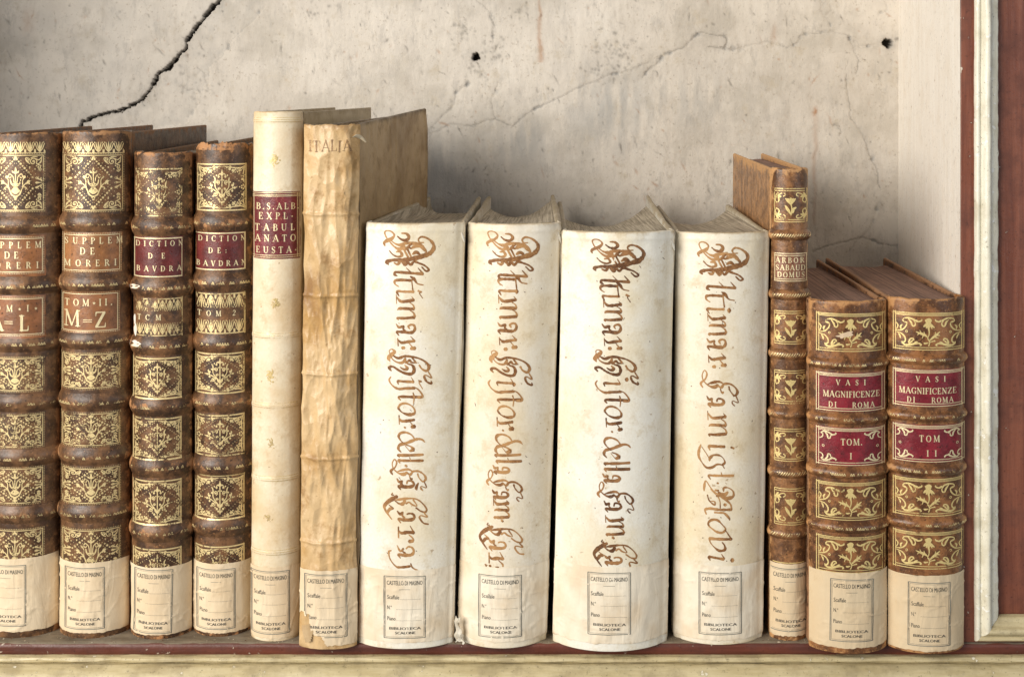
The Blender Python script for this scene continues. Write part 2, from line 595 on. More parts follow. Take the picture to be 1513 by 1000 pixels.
K, H_ = 0.175, 0.075
b0, t0 = 0.03, 0.97
GL = {
 'A': (.86, [(0, [(.10, 0, H_), (.43, 1, H_)]), (0, [(.41, 1, K), (.76, 0, K)]), (0, [(.24, .34, H_), (.62, .34, H_)]), sf(.10, b0, .12), sf(.76, b0, .13)]),
 'B': (.70, [(0, [(.18, 0, K), (.18, 1, K)]), (1, [(.1, t0, H_), (.4, t0, H_), (.56, .76, K), (.42, .54, H_), (.2, .53, H_)]), (1, [(.2, .53, H_), (.46, .52, H_), (.62, .27, K), (.46, .03, H_), (.08, .03, H_)])]),
 'C': (.78, [(1, [(.70, .70, .10), (.62, .92, H_), (.42, .98, H_), (.18, .82, .13), (.11, .5, K), (.18, .18, .13), (.42, .02, H_), (.62, .07, H_), (.72, .25, .05)]), (0, [(.70, .66, .05), (.70, .98, .08)])]),
 'D': (.84, [(0, [(.18, 0, K), (.18, 1, K)]), (1, [(.06, t0, H_), (.4, t0, H_), (.65, .82, .12), (.73, .5, K), (.65, .18, .12), (.4, .03, H_), (.06, .03, H_)])]),
 'E': (.68, [(0, [(.18, 0, K), (.18, 1, K)]), (0, [(.06, t0, H_), (.58, t0, H_)]), (0, [(.18, .52, H_), (.46, .52, H_)]), (0, [(.06, b0, H_), (.62, b0, H_)]), (0, [(.57, t0, .08), (.57, .74, .03)]), (0, [(.61, b0, .08), (.62, .28, .03)]), (0, [(.46, .42, .05), (.46, .62, .05)])]),
 'F': (.62, [(0, [(.18, 0, K), (.18, 1, K)]), (0, [(.06, t0, H_), (.56, t0, H_)]), (0, [(.18, .52, H_), (.44, .52, H_)]), sf(.18, b0), (0, [(.55, t0, .08), (.55, .72, .03)]), (0, [(.44, .42, .05), (.44, .62, .05)])]),
 'G': (.84, [(1, [(.70, .72, .09), (.62, .92, H_), (.42, .98, H_), (.18, .82, .13), (.11, .5, K), (.18, .18, .13), (.42, .02, H_), (.62, .06, H_), (.70, .16, .1)]), (0, [(.70, .02, .14), (.70, .42, .14)]), sf(.68, .42, .14), (0, [(.70, .68, .05), (.70, .98, .08)])]),
 'I': (.36, [(0, [(.18, 0, K), (.18, 1, K)]), sf(.18, b0, .16), sf(.18, t0, .16)]),
 'L': (.66, [(0, [(.18, 0, K), (.18, 1, K)]), (0, [(.06, b0, H_), (.58, b0, H_)]), sf(.18, t0), (0, [(.58, b0, .09), (.60, .32, .03)])]),
 'M': (1.0, [(0, [(.14, 0, H_), (.16, 1, H_)]), (0, [(.16, 1, K), (.48, .05, K * .8)]), (0, [(.48, .05, H_), (.80, 1, H_)]), (0, [(.82, 1, K), (.84, 0, K)]), sf(.14, b0, .12), sf(.84, b0, .15), sf(.12, t0, .08), sf(.88, t0, .1)]),
 'N': (.84, [(0, [(.16, 0, H_), (.16, 1, H_)]), (0, [(.14, .98, K), (.68, .04, K)]), (0, [(.68, 0, H_), (.68, 1, H_)]), sf(.16, b0, .12), sf(.68, t0, .12), sf(.1, t0, .1)]),
 'O': (.86, [(1, [(.43, .98, H_), (.2, .85, .13), (.11, .5, K), (.2, .15, .13), (.43, .02, H_), (.66, .15, .13), (.75, .5, K), (.66, .85, .13), (.43, .98, H_)])]),
 'P': (.66, [(0, [(.18, 0, K), (.18, 1, K)]), (1, [(.06, t0, H_), (.4, t0, H_), (.59, .73, K), (.42, .47, H_), (.2, .46, H_)]), sf(.18, b0)]),
 'R': (.78, [(0, [(.18, 0, K), (.18, 1, K)]), (1, [(.06, t0, H_), (.4, t0, H_), (.58, .74, K), (.42, .5, H_), (.2, .49, H_)]), (0, [(.40, .49, K * .8), (.70, .03, K)]), sf(.18, b0), sf(.72, b0, .08)]),
 'S': (.60, [(1, [(.50, .74, .07), (.42, .95, H_), (.26, .98, H_), (.11, .80, .12), (.18, .62, K), (.38, .44, K), (.50, .25, .13), (.36, .03, H_), (.18, .04, H_), (.08, .25, .06)]), (0, [(.50, .70, .05), (.50, .97, .06)]), (0, [(.08, .04, .06), (.08, .30, .04)])]),
 'T': (.74, [(0, [(.37, 0, K), (.37, 1, K)]), (0, [(.06, t0, H_), (.68, t0, H_)]), sf(.37, b0), (0, [(.07, t0, .08), (.05, .74, .03)]), (0, [(.67, t0, .08), (.69, .74, .03)])]),
 'U': (.82, [(1, [(.17, 1, K), (.17, .4, K), (.24, .12, .13), (.42, .03, H_), (.60, .12, H_), (.66, .4, H_), (.66, 1, H_)]), sf(.17, t0, .14), sf(.66, t0, .12)]),
 'V': (.82, [(0, [(.12, 1, K), (.42, 0, K * .8)]), (0, [(.42, 0, H_), (.72, 1, H_)]), sf(.12, t0, .13), sf(.72, t0, .12)]),
 'X': (.80, [(0, [(.12, 1, K), (.68, 0, K)]), (0, [(.68, 1, H_), (.12, 0, H_)]), sf(.12, t0, .13), sf(.68, b0, .13), sf(.68, t0, .1), sf(.12, b0, .1)]),
 'Z': (.74, [(0, [(.08, t0, H_), (.66, t0, H_)]), (0, [(.62, .97, K), (.10, .03, K)]), (0, [(.06, b0, H_), (.68, b0, H_)]), (0, [(.09, t0, .08), (.07, .72, .03)]), (0, [(.66, b0, .09), (.69, .30, .03)])]),
 '2': (.60, [(1, [(.10, .72, .10), (.18, .94, H_), (.36, .97, .10), (.50, .74, .15), (.30, .36, .10), (.06, .06, .10)]), (1, [(.06, .06, .15), (.30, .06, .15), (.55, .12, .06)])]),
 '=': (.70, [(0, [(.04, .42, .05), (.66, .42, .05)]), (0, [(.04, .28, .05), (.66, .28, .05)])]),
 '.': (.26, [('d', [(.12, .08, .10)])]),
 ':': (.26, [('d', [(.12, .12, .09)]), ('d', [(.12, .55, .09)])]),
 '-': (.30, [('d', [(.15, .38, .11)])]),
 '*': (.42, [('*', [(.21, .40, .24)])]),
 ' ': (.5, []),
}


def text(ink, s, x0, x1, ytop, ybase, slope=0.0, bold=1.0, jitter=0.0, seed=0, narrow=1.0):
    h = ybase - ytop
    wd = sum(GL[c][0] for c in s) * h * narrow
    gap = (x1 - x0 - wd) / max(1, len(s) - 1) if len(s) > 1 else 0
    if gap < -0.02 * h:
        narrow *= (x1 - x0) / (wd + 1e-6) * 0.97
        wd = sum(GL[c][0] for c in s) * h * narrow
        gap = (x1 - x0 - wd) / max(1, len(s) - 1)
    x = x0
    rng = np.random.default_rng(seed + len(s))
    for c in s:
        adv, st = GL[c]
        jx, jy = rng.uniform(-jitter, jitter, 2)
        jr = rng.uniform(-jitter, jitter) * 0.05
        for kind, P in st:
            P = np.array(P, float)
            Q = np.empty_like(P)
            Q[:, 0] = x + jx + P[:, 0] * h * narrow + jr * P[:, 1] * h
            Q[:, 1] = ybase + jy - P[:, 1] * h + slope * (Q[:, 0] - x0)
            Q[:, 2] = P[:, 2] * h * bold
            if kind == 'd':
                ink.disc(Q[0, 0], Q[0, 1], Q[0, 2])
            elif kind == '*':
                ink.star(Q[0, 0], Q[0, 1], Q[0, 2] * 1.1)
            elif kind:
                ink.stroke(Q, True, 4)
            else:
                ink.stroke(Q, False)
        x += adv * h * narrow + gap


# ---- sans serif print (Blender's built-in font turned into mesh)
_fc = {}


def sans(s):
    if s not in _fc:
        c = bpy.data.curves.new('print_text', 'FONT')
        c.body = s
        c.size = 1.0
        c.resolution_u = 2
        o = bpy.data.objects.new('print_text', c)
        me = bpy.data.meshes.new_from_object(o)
        V = np.array([v.co[:2] for v in me.vertices])
        F = [tuple(p.vertices) for p in me.polygons]
        bpy.data.objects.remove(o)
        bpy.data.curves.remove(c)
        bpy.data.meshes.remove(me)
        _fc[s] = (V, F)
    return _fc[s]


def sans_text(ink, s, x0, x1, ytop, ybase, rot=0.0, cx=0, cy=0, ch=None):
    V, F = sans(s)
    V = V.copy()
    mn, mx = V.min(0), V.max(0)
    cap = ch if ch else mx[1]
    X = x0 + (V[:, 0] - mn[0]) / (mx[0] - mn[0]) * (x1 - x0)
    Y = ybase - V[:, 1] / cap * (ybase - ytop)
    c, sn = math.cos(rot), math.sin(rot)
    X, Y = cx + (X - cx) * c - (Y - cy) * sn, cy + (X - cx) * sn + (Y - cy) * c
    ink.tmesh(np.stack([X, Y], -1), F)


# ------------------------------------------------------------------ gilt ornament
def spiral(ink, cx, cy, r, a0, turns, w, dirn=1, r1=0.12, tail=None):
    n = max(8, int(abs(turns) * 14))
    a = a0 + dirn * np.linspace(0, 2 * np.pi * turns, n)
    rr = r * np.linspace(1, r1, n)
    P = np.stack([cx + rr * np.cos(a), cy + rr * np.sin(a), w * np.linspace(1, 0.9, n)], -1)
    if tail:
        P = np.vstack([[(tail[0], tail[1], w * 0.6)], P])
    ink.stroke(P, True, 2)
    ink.disc(cx, cy, w * 0.75)


def corner_scroll(w=1.0):
    """corner arabesque in a 1x1 box, corner at 0,0 (about 26 px)"""
    k = Ink()
    spiral(k, 15, 8.5, 6.2, 2.6, 1.5, 1.3, 1, 0.15, (2, 15))
    spiral(k, 6, 17, 3.4, -1.2, 1.1, 1.1, -1, 0.2, (2, 6))
    k.stroke([(20, 12, 1.1), (25, 8, 1.5), (27, 3.5, 1.2), (24, 2.5, 1.6)])
    k.stroke([(8, 22, 1.0), (5, 24, 1.6), (2, 21, 1.0)])
    k.stroke([(1, 1, .9), (6, 6, 1.4), (11, 4, .8)])
    k.stroke([(1.5, 2, .9), (3, 10, 1.3), (8, 12, .8)])
    k.stroke([(19, 3, .8), (14, 1.2, 1.3), (8, 1.5, .8)])
    k.disc(9.5, 15, 1.2)
    k.disc(20.5, 17, 1.2)
    k.disc(12, 20, 1.0)
    return k


def urn():
    """central bouquet, about 44 wide x 48 high, centred"""
    k = Ink()
    def both(P):
        P = np.array(P, float)
        k.stroke(P)
        Q = P.copy()
        Q[:, 0] *= -1
        k.stroke(Q)
    k.disc(0, 11, 5.4, 14)
    k.disc(-4.2, 11.5, 2.6)
    k.disc(4.2, 11.5, 2.6)
    both([(0, 20, 1.5), (6, 17, 2.0), (9.5, 9, 1.6), (14, 2, 1.4), (18, -1, 1.2)])
    both([(8, 12, 1.4), (11, 4, 1.3), (11, -4, 1.2), (13, -8, 1.2)])
    both([(10, 6, 1.0), (15, 6, 1.3), (17, 8, 1.2), (15, 9.5, 1.2)])
    both([(0.8, 5, 1.2), (2.5, -3, 1.2), (4, -10, 1.2), (9, -14, 1.5), (11, -10, 1.3), (8, -8, 1.3), (6.8, -10.5, 1.1)])
    both([(5, 3, 1.2), (7, -1, 2.0), (8, -6, 1.0)])
    both([(2, 5, 1.2), (4.5, 2.5, 1.3), (4, 0.5, 1.1), (2.3, 2, 1.0)])
    k.line(0, 5, 0, -18, 1.4)
    for s in (-1, 1):
        k.disc(13.5 * s, -9.5, 2.4)
        k.stroke([(17 * s, 1, 1.5), (20 * s, -2.5, 4.0), (22.5 * s, -3.5, 1.6)])
        k.disc(21 * s, 0.5, 1.4)
        k.stroke([(1 * s, -15, 1.2), (4 * s, -17, 2.4), (5.2 * s, -19, 1.0)])
    k.stroke([(0, -14, 2.0), (0, -19, 3.4), (0, -24, 1.0)])
    k.stroke([(-3, 20, 1.5), (0, 21.5, 4.0), (3, 20, 1.5)])
    k.disc(0, 24, 1.8)
    return k


def side_fleuron():
    k = Ink()
    for dy in (-7, 0, 7):
        k.stroke([(0, dy * 0.25, 1.2), (5, dy * 0.7, 1.4), (9, dy, 3.4), (11.5, dy, 1.2)])
    k.stroke([(1, -9, 1.0), (3, -6, 1.5), (1, -3, 1.0)])
    k.stroke([(1, 9, 1.0), (3, 6, 1.5), (1, 3, 1.0)])
    return k


CS, URN, SIDE = corner_scroll(), urn(), side_fleuron()


def dotted(ink, x0, y0, x1, y1, r=0.62, step=2.5):
    n = max(2, int(math.hypot(x1 - x0, y1 - y0) / step))
    for i in range(n + 1):
        f = i / n
        ink.disc(x0 + (x1 - x0) * f, y0 + (y1 - y0) * f, r, 6)


def frame_dotted(ink, x0, y0, x1, y1, w=1.2):
    for (a, b, c, d) in ((x0, y0, x1, y0), (x0, y1, x1, y1), (x0, y0, x0, y1), (x1, y0, x1, y1)):
        ink.line(a, b, c, d, w)
    dotted(ink, x0 - 2, y0 - 2.2, x1 + 2, y0 - 2.2)
    dotted(ink, x0 - 2, y1 + 2.2, x1 + 2, y1 + 2.2)
    dotted(ink, x1 + 2.2, y0, x1 + 2.2, y1)
    dotted(ink, x0 - 2.2, y0, x0 - 2.2, y1)


def frieze(ink, x0, x1, y0, y1, n, up=True):
    p = (x1 - x0) / n
    for i in range(n):
        cx = x0 + (i + 0.5) * p
        f = (lambda v: y1 - v * (y1 - y0)) if up else (lambda v: y0 + v * (y1 - y0))
        ink.stroke([(cx, f(0), p * .11), (cx, f(.5), p * .17), (cx, f(1), p * .06)])
        for s in (-1, 1):
            ink.stroke([(cx, f(.05), p * .09), (cx + s * p * .16, f(.5), p * .13), (cx + s * p * .26, f(.95), p * .05)])
            ink.stroke([(cx, f(0), p * .09), (cx + s * p * .27, f(.30), p * .10), (cx + s * p * .48, f(.85), p * .08)], False)
            ink.stroke([(cx + s * p * .5, f(0), p * .22), (cx + s * p * .44, f(.28), p * .06)], False)
            ink.disc(cx + s * p * .38, f(.95), p * .06)


def moreri_panel(ink, x0, y0, x1, y1, full=True):
    frame_dotted(ink, x0, y0, x1, y1)
    w, h = x1 - x0, y1 - y0
    cx, cy = (x0 + x1) / 2, (y0 + y1) / 2
    kx = w / 86.0
    ky = h / 82.0
    ks = min(1.0, ky * 1.15)
    for sx, ox in ((1, x0), (-1, x1)):
        for sy, oy in ((1, y0), (-1, y1)):
            ink.extend(CS, lambda X, Y: (ox + sx * (X * kx * .98 + 1), oy + sy * (Y * max(ky, .62) * .98 + 1)), 0.95)
    a = min(1.0, h / 62)
    ink.extend(URN, lambda X, Y: (cx + X * kx, cy + 0.5 + Y * a * min(1, 0.98)), 0.95)
    # lozenge of dots and stars
    ax, ay = w * .40, h * .455
    n = 6 if h > 70 else 5
    for qx in (-1, 1):
        for qy in (-1, 1):
            for i in range(n * 2 - 1):
                f = (i + 0.6) / (n * 2 - 0.8)
                X, Y = cx + qx * ax * (1 - f), cy + qy * ay * f
                if abs(Y - cy) < h * .07:
                    continue
                if i % 2:
                    ink.disc(X, Y, 1.25, 7)
                else:
                    ink.star(X, Y, 2.5, 5)
    for sx, ox in ((1, x0), (-1, x1)):
        ink.extend(SIDE, lambda X, Y: (ox + sx * (X * .95 + 1), cy + Y * max(.7, ky)), 0.9)
    rng = np.random.default_rng(int(x0 * 7 + y0))
    for q in (-1, 1):
        spiral(ink, cx + q * w * .235, y0 + 6.0, 3.0, 1.2, 1.2, 1.1, q, .25)
        spiral(ink, cx + q * w * .235, y1 - 6.0, 3.0, -1.2, 1.2, 1.1, -q, .25)
        for v in (-1, 1):
            spiral(ink, (x0 if q < 0 else x1) - q * 5.5, cy + v * h * .24, 2.6, 0.4, 1.1, 1.0, v, .25)
            for k in range(9):
                f = (k + .5) / 9
                ink.disc(cx + q * w * (.47 * (1 - f) + .02), cy + v * h * (.02 + .45 * f) + v * 1.2, .62, 6)
                ink.disc(cx + q * w * .30 * (1 - f), cy + v * h * .36 * f + v * 1.5, .6, 6)
    ink.star(cx, y0 + 3, 3.2, 5)
    ink.star(cx, y1 - 3, 3.2, 5)


def tri_corner():
    k = Ink()
    spiral(k, 10.5, 6.6, 3.1, 2.5, 1.3, 1.1, 1, .2, (2, 3))
    spiral(k, 5.5, 12.5, 2.6, -1.0, 1.2, 1.0, -1, .2, (2, 8))
    k.stroke([(1, 1, 1.2), (6, 3.4, 1.6), (16, 3.2, 1.6), (24, 2.2, 1.4), (31, 1.2, .8)])
    k.stroke([(1, 2, 1.2), (2.6, 8, 1.5), (2.4, 16, 1.4), (1.5, 23, .8)])
    for (x, y, r) in ((18, 6.6, 1.9), (22.5, 4.6, 2.0), (15, 9, 1.2), (26.5, 3.2, 1.0), (4.5, 18, 1.6), (9, 11, 1.3), (13.5, 4.8, 1.1), (6.5, 6.5, 1.2), (2.4, 20.5, 1.1), (2, 5, 1.0)):
        k.disc(x, y, r, 8)
    k.stroke([(13, 4, .9), (16, 7, 1.7), (18.5, 9.5, .8)])
    k.stroke([(7, 4, .9), (8, 8, 1.7), (7, 10, .8)])
    k.stroke([(20, 3, .9), (21, 1.4, 1.4), (23, .8, .8)])
    return k


def bouquet():
    k = Ink()
    def both(P):
        P = np.array(P, float)
        k.stroke(P)
        Q = P.copy()
        Q[:, 0] *= -1
        k.stroke(Q)
    k.line(0, 22, 0, -22, 1.4)
    both([(0, 12, 1.2), (5, 6, 1.4), (10, -1, 1.2), (10, -10, 1.8), (12, -14, 1.0)])
    both([(0, 10, 1.2), (7, 6, 1.3), (14, 2, 1.3), (22, 0, 1.0)])
    for s in (-1, 1):
        spiral(k, 6.2 * s, -6.5, 3.0, 1.4, 1.4, 1.1, s, .2)
        spiral(k, 9.8 * s, 8.5, 3.2, -1.2, 1.4, 1.2, -s, .2)
        spiral(k, 4.4 * s, 2.0, 2.0, 0.3, 1.2, 1.0, s, .2)
        for (x, y, r) in ((15, -2.5, 1.7), (15, 4.5, 1.5), (18.5, 0.8, 1.6), (5, -13.5, 1.6), (8, -15, 1.1), (4.5, 15, 1.7), (2.6, 18, 1.4), (13, 11, 1.1), (12, -6.5, 1.2), (2.2, -9, 1.0), (7, 13, 1.1)):
            k.disc(x * s, y, r, 8)
        k.stroke([(0, -15, 1.0), (3 * s, -17, 1.9), (5 * s, -15.5, 1.0)])
        k.stroke([(0, 13, 1.0), (3 * s, 11, 1.8), (4 * s, 8, .8)])
        k.stroke([(15 * s, 1, .9), (17 * s, -4, 1.6), (16 * s, -6, .8)])
    k.disc(0, -18, 1.9)
    k.disc(0, 19, 1.8)
    k.disc(0, 12, 2.4)
    return k


TRI, BOU = tri_corner(), bouquet()


def diction_panel(ink, x0, y0, x1, y1):
    ink.line(x0, y0, x1, y0, 2.0)
    ink.line(x0, y1, x1, y1, 2.0)
    ink.line(x0 + .5, y0, x0 + .5, y1, 1.6)
    ink.line(x1 - .8, y0 - 1, x1 - .8, y1 + 1, 2.0)
    w, h = x1 - x0, y1 - y0
    cx, cy = (x0 + x1) / 2, (y0 + y1) / 2
    kx, ky = w / 70.0, h / 58.0
    for sx, ox in ((1, x0), (-1, x1)):
        for sy, oy in ((1, y0), (-1, y1)):
            ink.extend(TRI, lambda X, Y: (ox + sx * (X * kx + 1.5), oy + sy * (Y * ky + 1.5)), 0.95)
    ink.extend(BOU, lambda X, Y: (cx + X * kx * .98, cy + Y * ky), 0.95)
    for q in (-1, 1):
        for v in (-1, 1):
            for k in range(12):
                f = (k + .5) / 12
                ink.disc(cx + q * w * .49 * (1 - f), cy + v * h * .47 * f, .66, 6)
            for (X, Y, r) in ((31, 9, .9), (28, 13, .9), (25, 22, .8), (33, 15, 1.1), (19, 23.5, .9), (32, 21, .8), (27, 17.5, .8), (22, 19, .9)):
                ink.disc(cx + q * X * kx, cy + v * Y * ky, r, 6)
    for sx, ox in ((1, x0 + 5), (-1, x1 - 5)):
        for a in range(5):
            ink.disc(ox + 2.4 * math.cos(a * 1.2566), cy + 2.6 * math.sin(a * 1.2566), 1.25, 7)
        ink.disc(ox + sx * 5, cy, 1.0)


def rococo_half():
    """left half of the scroll panel traced at 8.33x, panel box 95..985 x 190..630"""
    k = Ink()
    for P in (
        [(125, 415, 9), (200, 402, 13), (250, 360, 16), (266, 315, 13), (240, 298, 20), (216, 290, 12), (230, 262, 13), (290, 252, 19), (350, 268, 17), (400, 292, 16), (448, 280, 17), (455, 262, 10)],
        [(285, 262, 10), (320, 305, 22), (338, 346, 14), (366, 340, 16), (372, 308, 12), (348, 274, 10)],
        [(330, 268, 8), (385, 280, 18), (420, 296, 8)],
        [(192, 395, 8), (188, 362, 20), (208, 338, 10)],
        [(130, 318, 10), (154, 348, 13), (142, 388, 10), (125, 400, 8)],
        [(135, 432, 9), (200, 448, 13), (240, 488, 16), (246, 530, 16), (216, 556, 19), (203, 540, 12)],
        [(203, 560, 12), (250, 580, 22), (310, 574, 26), (370, 558, 20), (420, 553, 16), (446, 570, 18), (430, 582, 10)],
        [(290, 572, 8), (292, 540, 22), (312, 502, 14), (345, 498, 16), (356, 522, 10)],
        [(335, 570, 10), (378, 540, 16), (402, 535, 8)],
        [(185, 505, 8), (178, 475, 18), (160, 448, 8)],
        [(300, 560, 8), (330, 530, 16), (345, 515, 8)]):
        k.stroke(P)
    k.ring(263, 417, 12, 7)
    return k


def rococo_flower():
    k = Ink()
    for P in (
        [(470, 275, 14), (495, 275, 36), (525, 270, 40), (552, 278, 16)],
        [(480, 290, 20), (512, 296, 40), (545, 292, 18)],
        [(452, 352, 12), (478, 332, 34), (510, 328, 52), (545, 334, 36), (590, 362, 10)],
        [(512, 300, 50), (512, 345, 44), (516, 372, 18)],
        [(490, 350, 20), (485, 372, 8)], [(545, 345, 18), (560, 376, 8)],
        [(514, 370, 22), (523, 410, 14), (518, 455, 11), (504, 492, 10), (530, 535, 10), (515, 582, 12)],
        [(505, 476, 10), (455, 446, 28), (405, 432, 22), (355, 412, 6)],
        [(452, 446, 16), (432, 494, 6)], [(425, 436, 16), (403, 394, 5)], [(466, 446, 16), (456, 408, 5)],
        [(395, 430, 14), (372, 456, 5)],
        [(518, 528, 8), (568, 482, 24), (610, 452, 26), (656, 412, 8)],
        [(596, 462, 18), (604, 412, 5)], [(620, 452, 16), (660, 458, 5)], [(590, 475, 14), (640, 488, 5)],
        [(512, 545, 8), (470, 552, 20), (455, 545, 10)], [(530, 535, 8), (570, 525, 12), (596, 520, 16)],
        [(500, 500, 8), (524, 500, 8)]):
        k.stroke(P)
    return k


ROH, ROF = rococo_half(), rococo_flower()


def vasi_panel(ink, x0, y0, x1, y1, flower=True, scroll=True):
    w, h = x1 - x0, y1 - y0
    fx = lambda X, Y: (x0 + (X - 95) / 890 * w, y0 + (Y - 190) / 440 * h)
    fm = lambda X, Y: (x1 - (X - 95) / 890 * w, y0 + (Y - 190) / 440 * h)
    ws = w / 890 * 1.02
    for d, q in ((0, 1.2), (3.4, 1.0)):
        ink.line(x0 + d, y0 + d, x1 - d, y0 + d, q)
        ink.line(x0 + d, y1 - d, x1 - d, y1 - d, q)
        ink.line(x0 + d, y0 - 1.5, x0 + d, y1 + 1.5, q)
        ink.line(x1 - d, y0 - 1.5, x1 - d, y1 + 1.5, q)
    ink.line(x0 + 2, y0 + 1.8, x1 - 2, y0 + 1.8, .8)
    if scroll:
        ink.extend(ROH, fx, ws)
        ink.extend(ROH, fm, ws)
    if flower:
        ink.extend(ROF, lambda X, Y: (x0 + (X - 70) / 890 * w, y0 + (Y - 190) / 440 * h), ws)


def vasi_corners(ink, x0, y0, x1, y1):
    k = Ink()
    for P in ([(0.5, 12, 1.0), (4.5, 10, 1.5), (5.5, 5.5, 1.3), (3, 4.5, 1.6)],
              [(2.5, 4, 1.2), (7, 1.5, 2.0), (14, 2.6, 2.0), (20, 5.5, 1.7), (24.5, 3.8, 1.8), (24, 2.0, 1.0)],
              [(8, 2, 1.0), (12, 6.5, 2.2), (13, 11, 1.5), (16, 10.5, 1.6), (16.8, 7, 1.2)],
              [(15, 3.5, 1.0), (19, 7, 1.5)]):
        k.stroke(P)
    for sx, ox in ((1, x0), (-1, x1)):
        for sy, oy in ((1, y0), (-1, y1)):
            ink.extend(k, lambda X, Y: (ox + sx * (X + 4), oy + sy * (Y + 4)), 1.0)
        ink.ring(ox + sx * 10, (y0 + y1) / 2, 1.5, .8)


def arbor_panel(ink, x0, y0, x1, y1):
    k = Ink()
    for P in ([(150, 283, 6), (168, 300, 18), (188, 306, 30), (208, 298, 18), (224, 284, 6)], [(188, 285, 26), (190, 325, 16)],
              [(168, 285, 14), (180, 318, 10)], [(208, 285, 14), (198, 318, 10)],
              [(190, 325, 8), (196, 355, 7), (190, 404, 6)], [(148, 334, 6), (166, 362, 18), (190, 398, 6)],
              [(228, 348, 8), (206, 362, 16), (194, 392, 6)], [(196, 352, 5), (212, 366, 6), (205, 386, 6), (192, 384, 5)]):
        k.stroke(P)
    for sx, ox in ((1, 72), (-1, 306)):
        for sy, oy in ((1, 238), (-1, 430)):
            for P in ([(2, 30, 8), (22, 26, 20), (46, 34, 6)], [(4, 34, 8), (20, 10, 12), (26, 2, 5)], [(16, 26, 10), (30, 46, 8), (28, 66, 6), (8, 76, 6)],
                      [(24, 26, 8), (44, 10, 6), (70, 6, 6), (76, 20, 6), (62, 30, 6)], [(10, 36, 8), (4, 56, 6), (10, 70, 5)]):
                P = np.array(P, float)
                P[:, 0] = ox + sx * P[:, 0]
                P[:, 1] = oy + sy * P[:, 1]
                k.stroke(P)
    w, h = x1 - x0, y1 - y0
    ink.extend(k, lambda X, Y: (x0 + (X - 70) / 236 * w, y0 + (Y - 212) / 240 * h), w / 236 * 1.05)
    for y in (y0, y0 + 3.2, y1 - 3.2, y1):
        ink.line(x0, y, x1, y, 1.1)
    ink.line(x0, y0, x0, y1, .9)
    ink.line(x1, y0, x1, y1, .9)


# ------------------------------------------------------------------ handwriting, traced strokes (zoom pixels -> photo pixels)
def tr(ox, oy, s, L):
    return [np.array([(ox + x / s, oy + y / s, w / s * 1.42) for x, y, w in P]) for P in L]


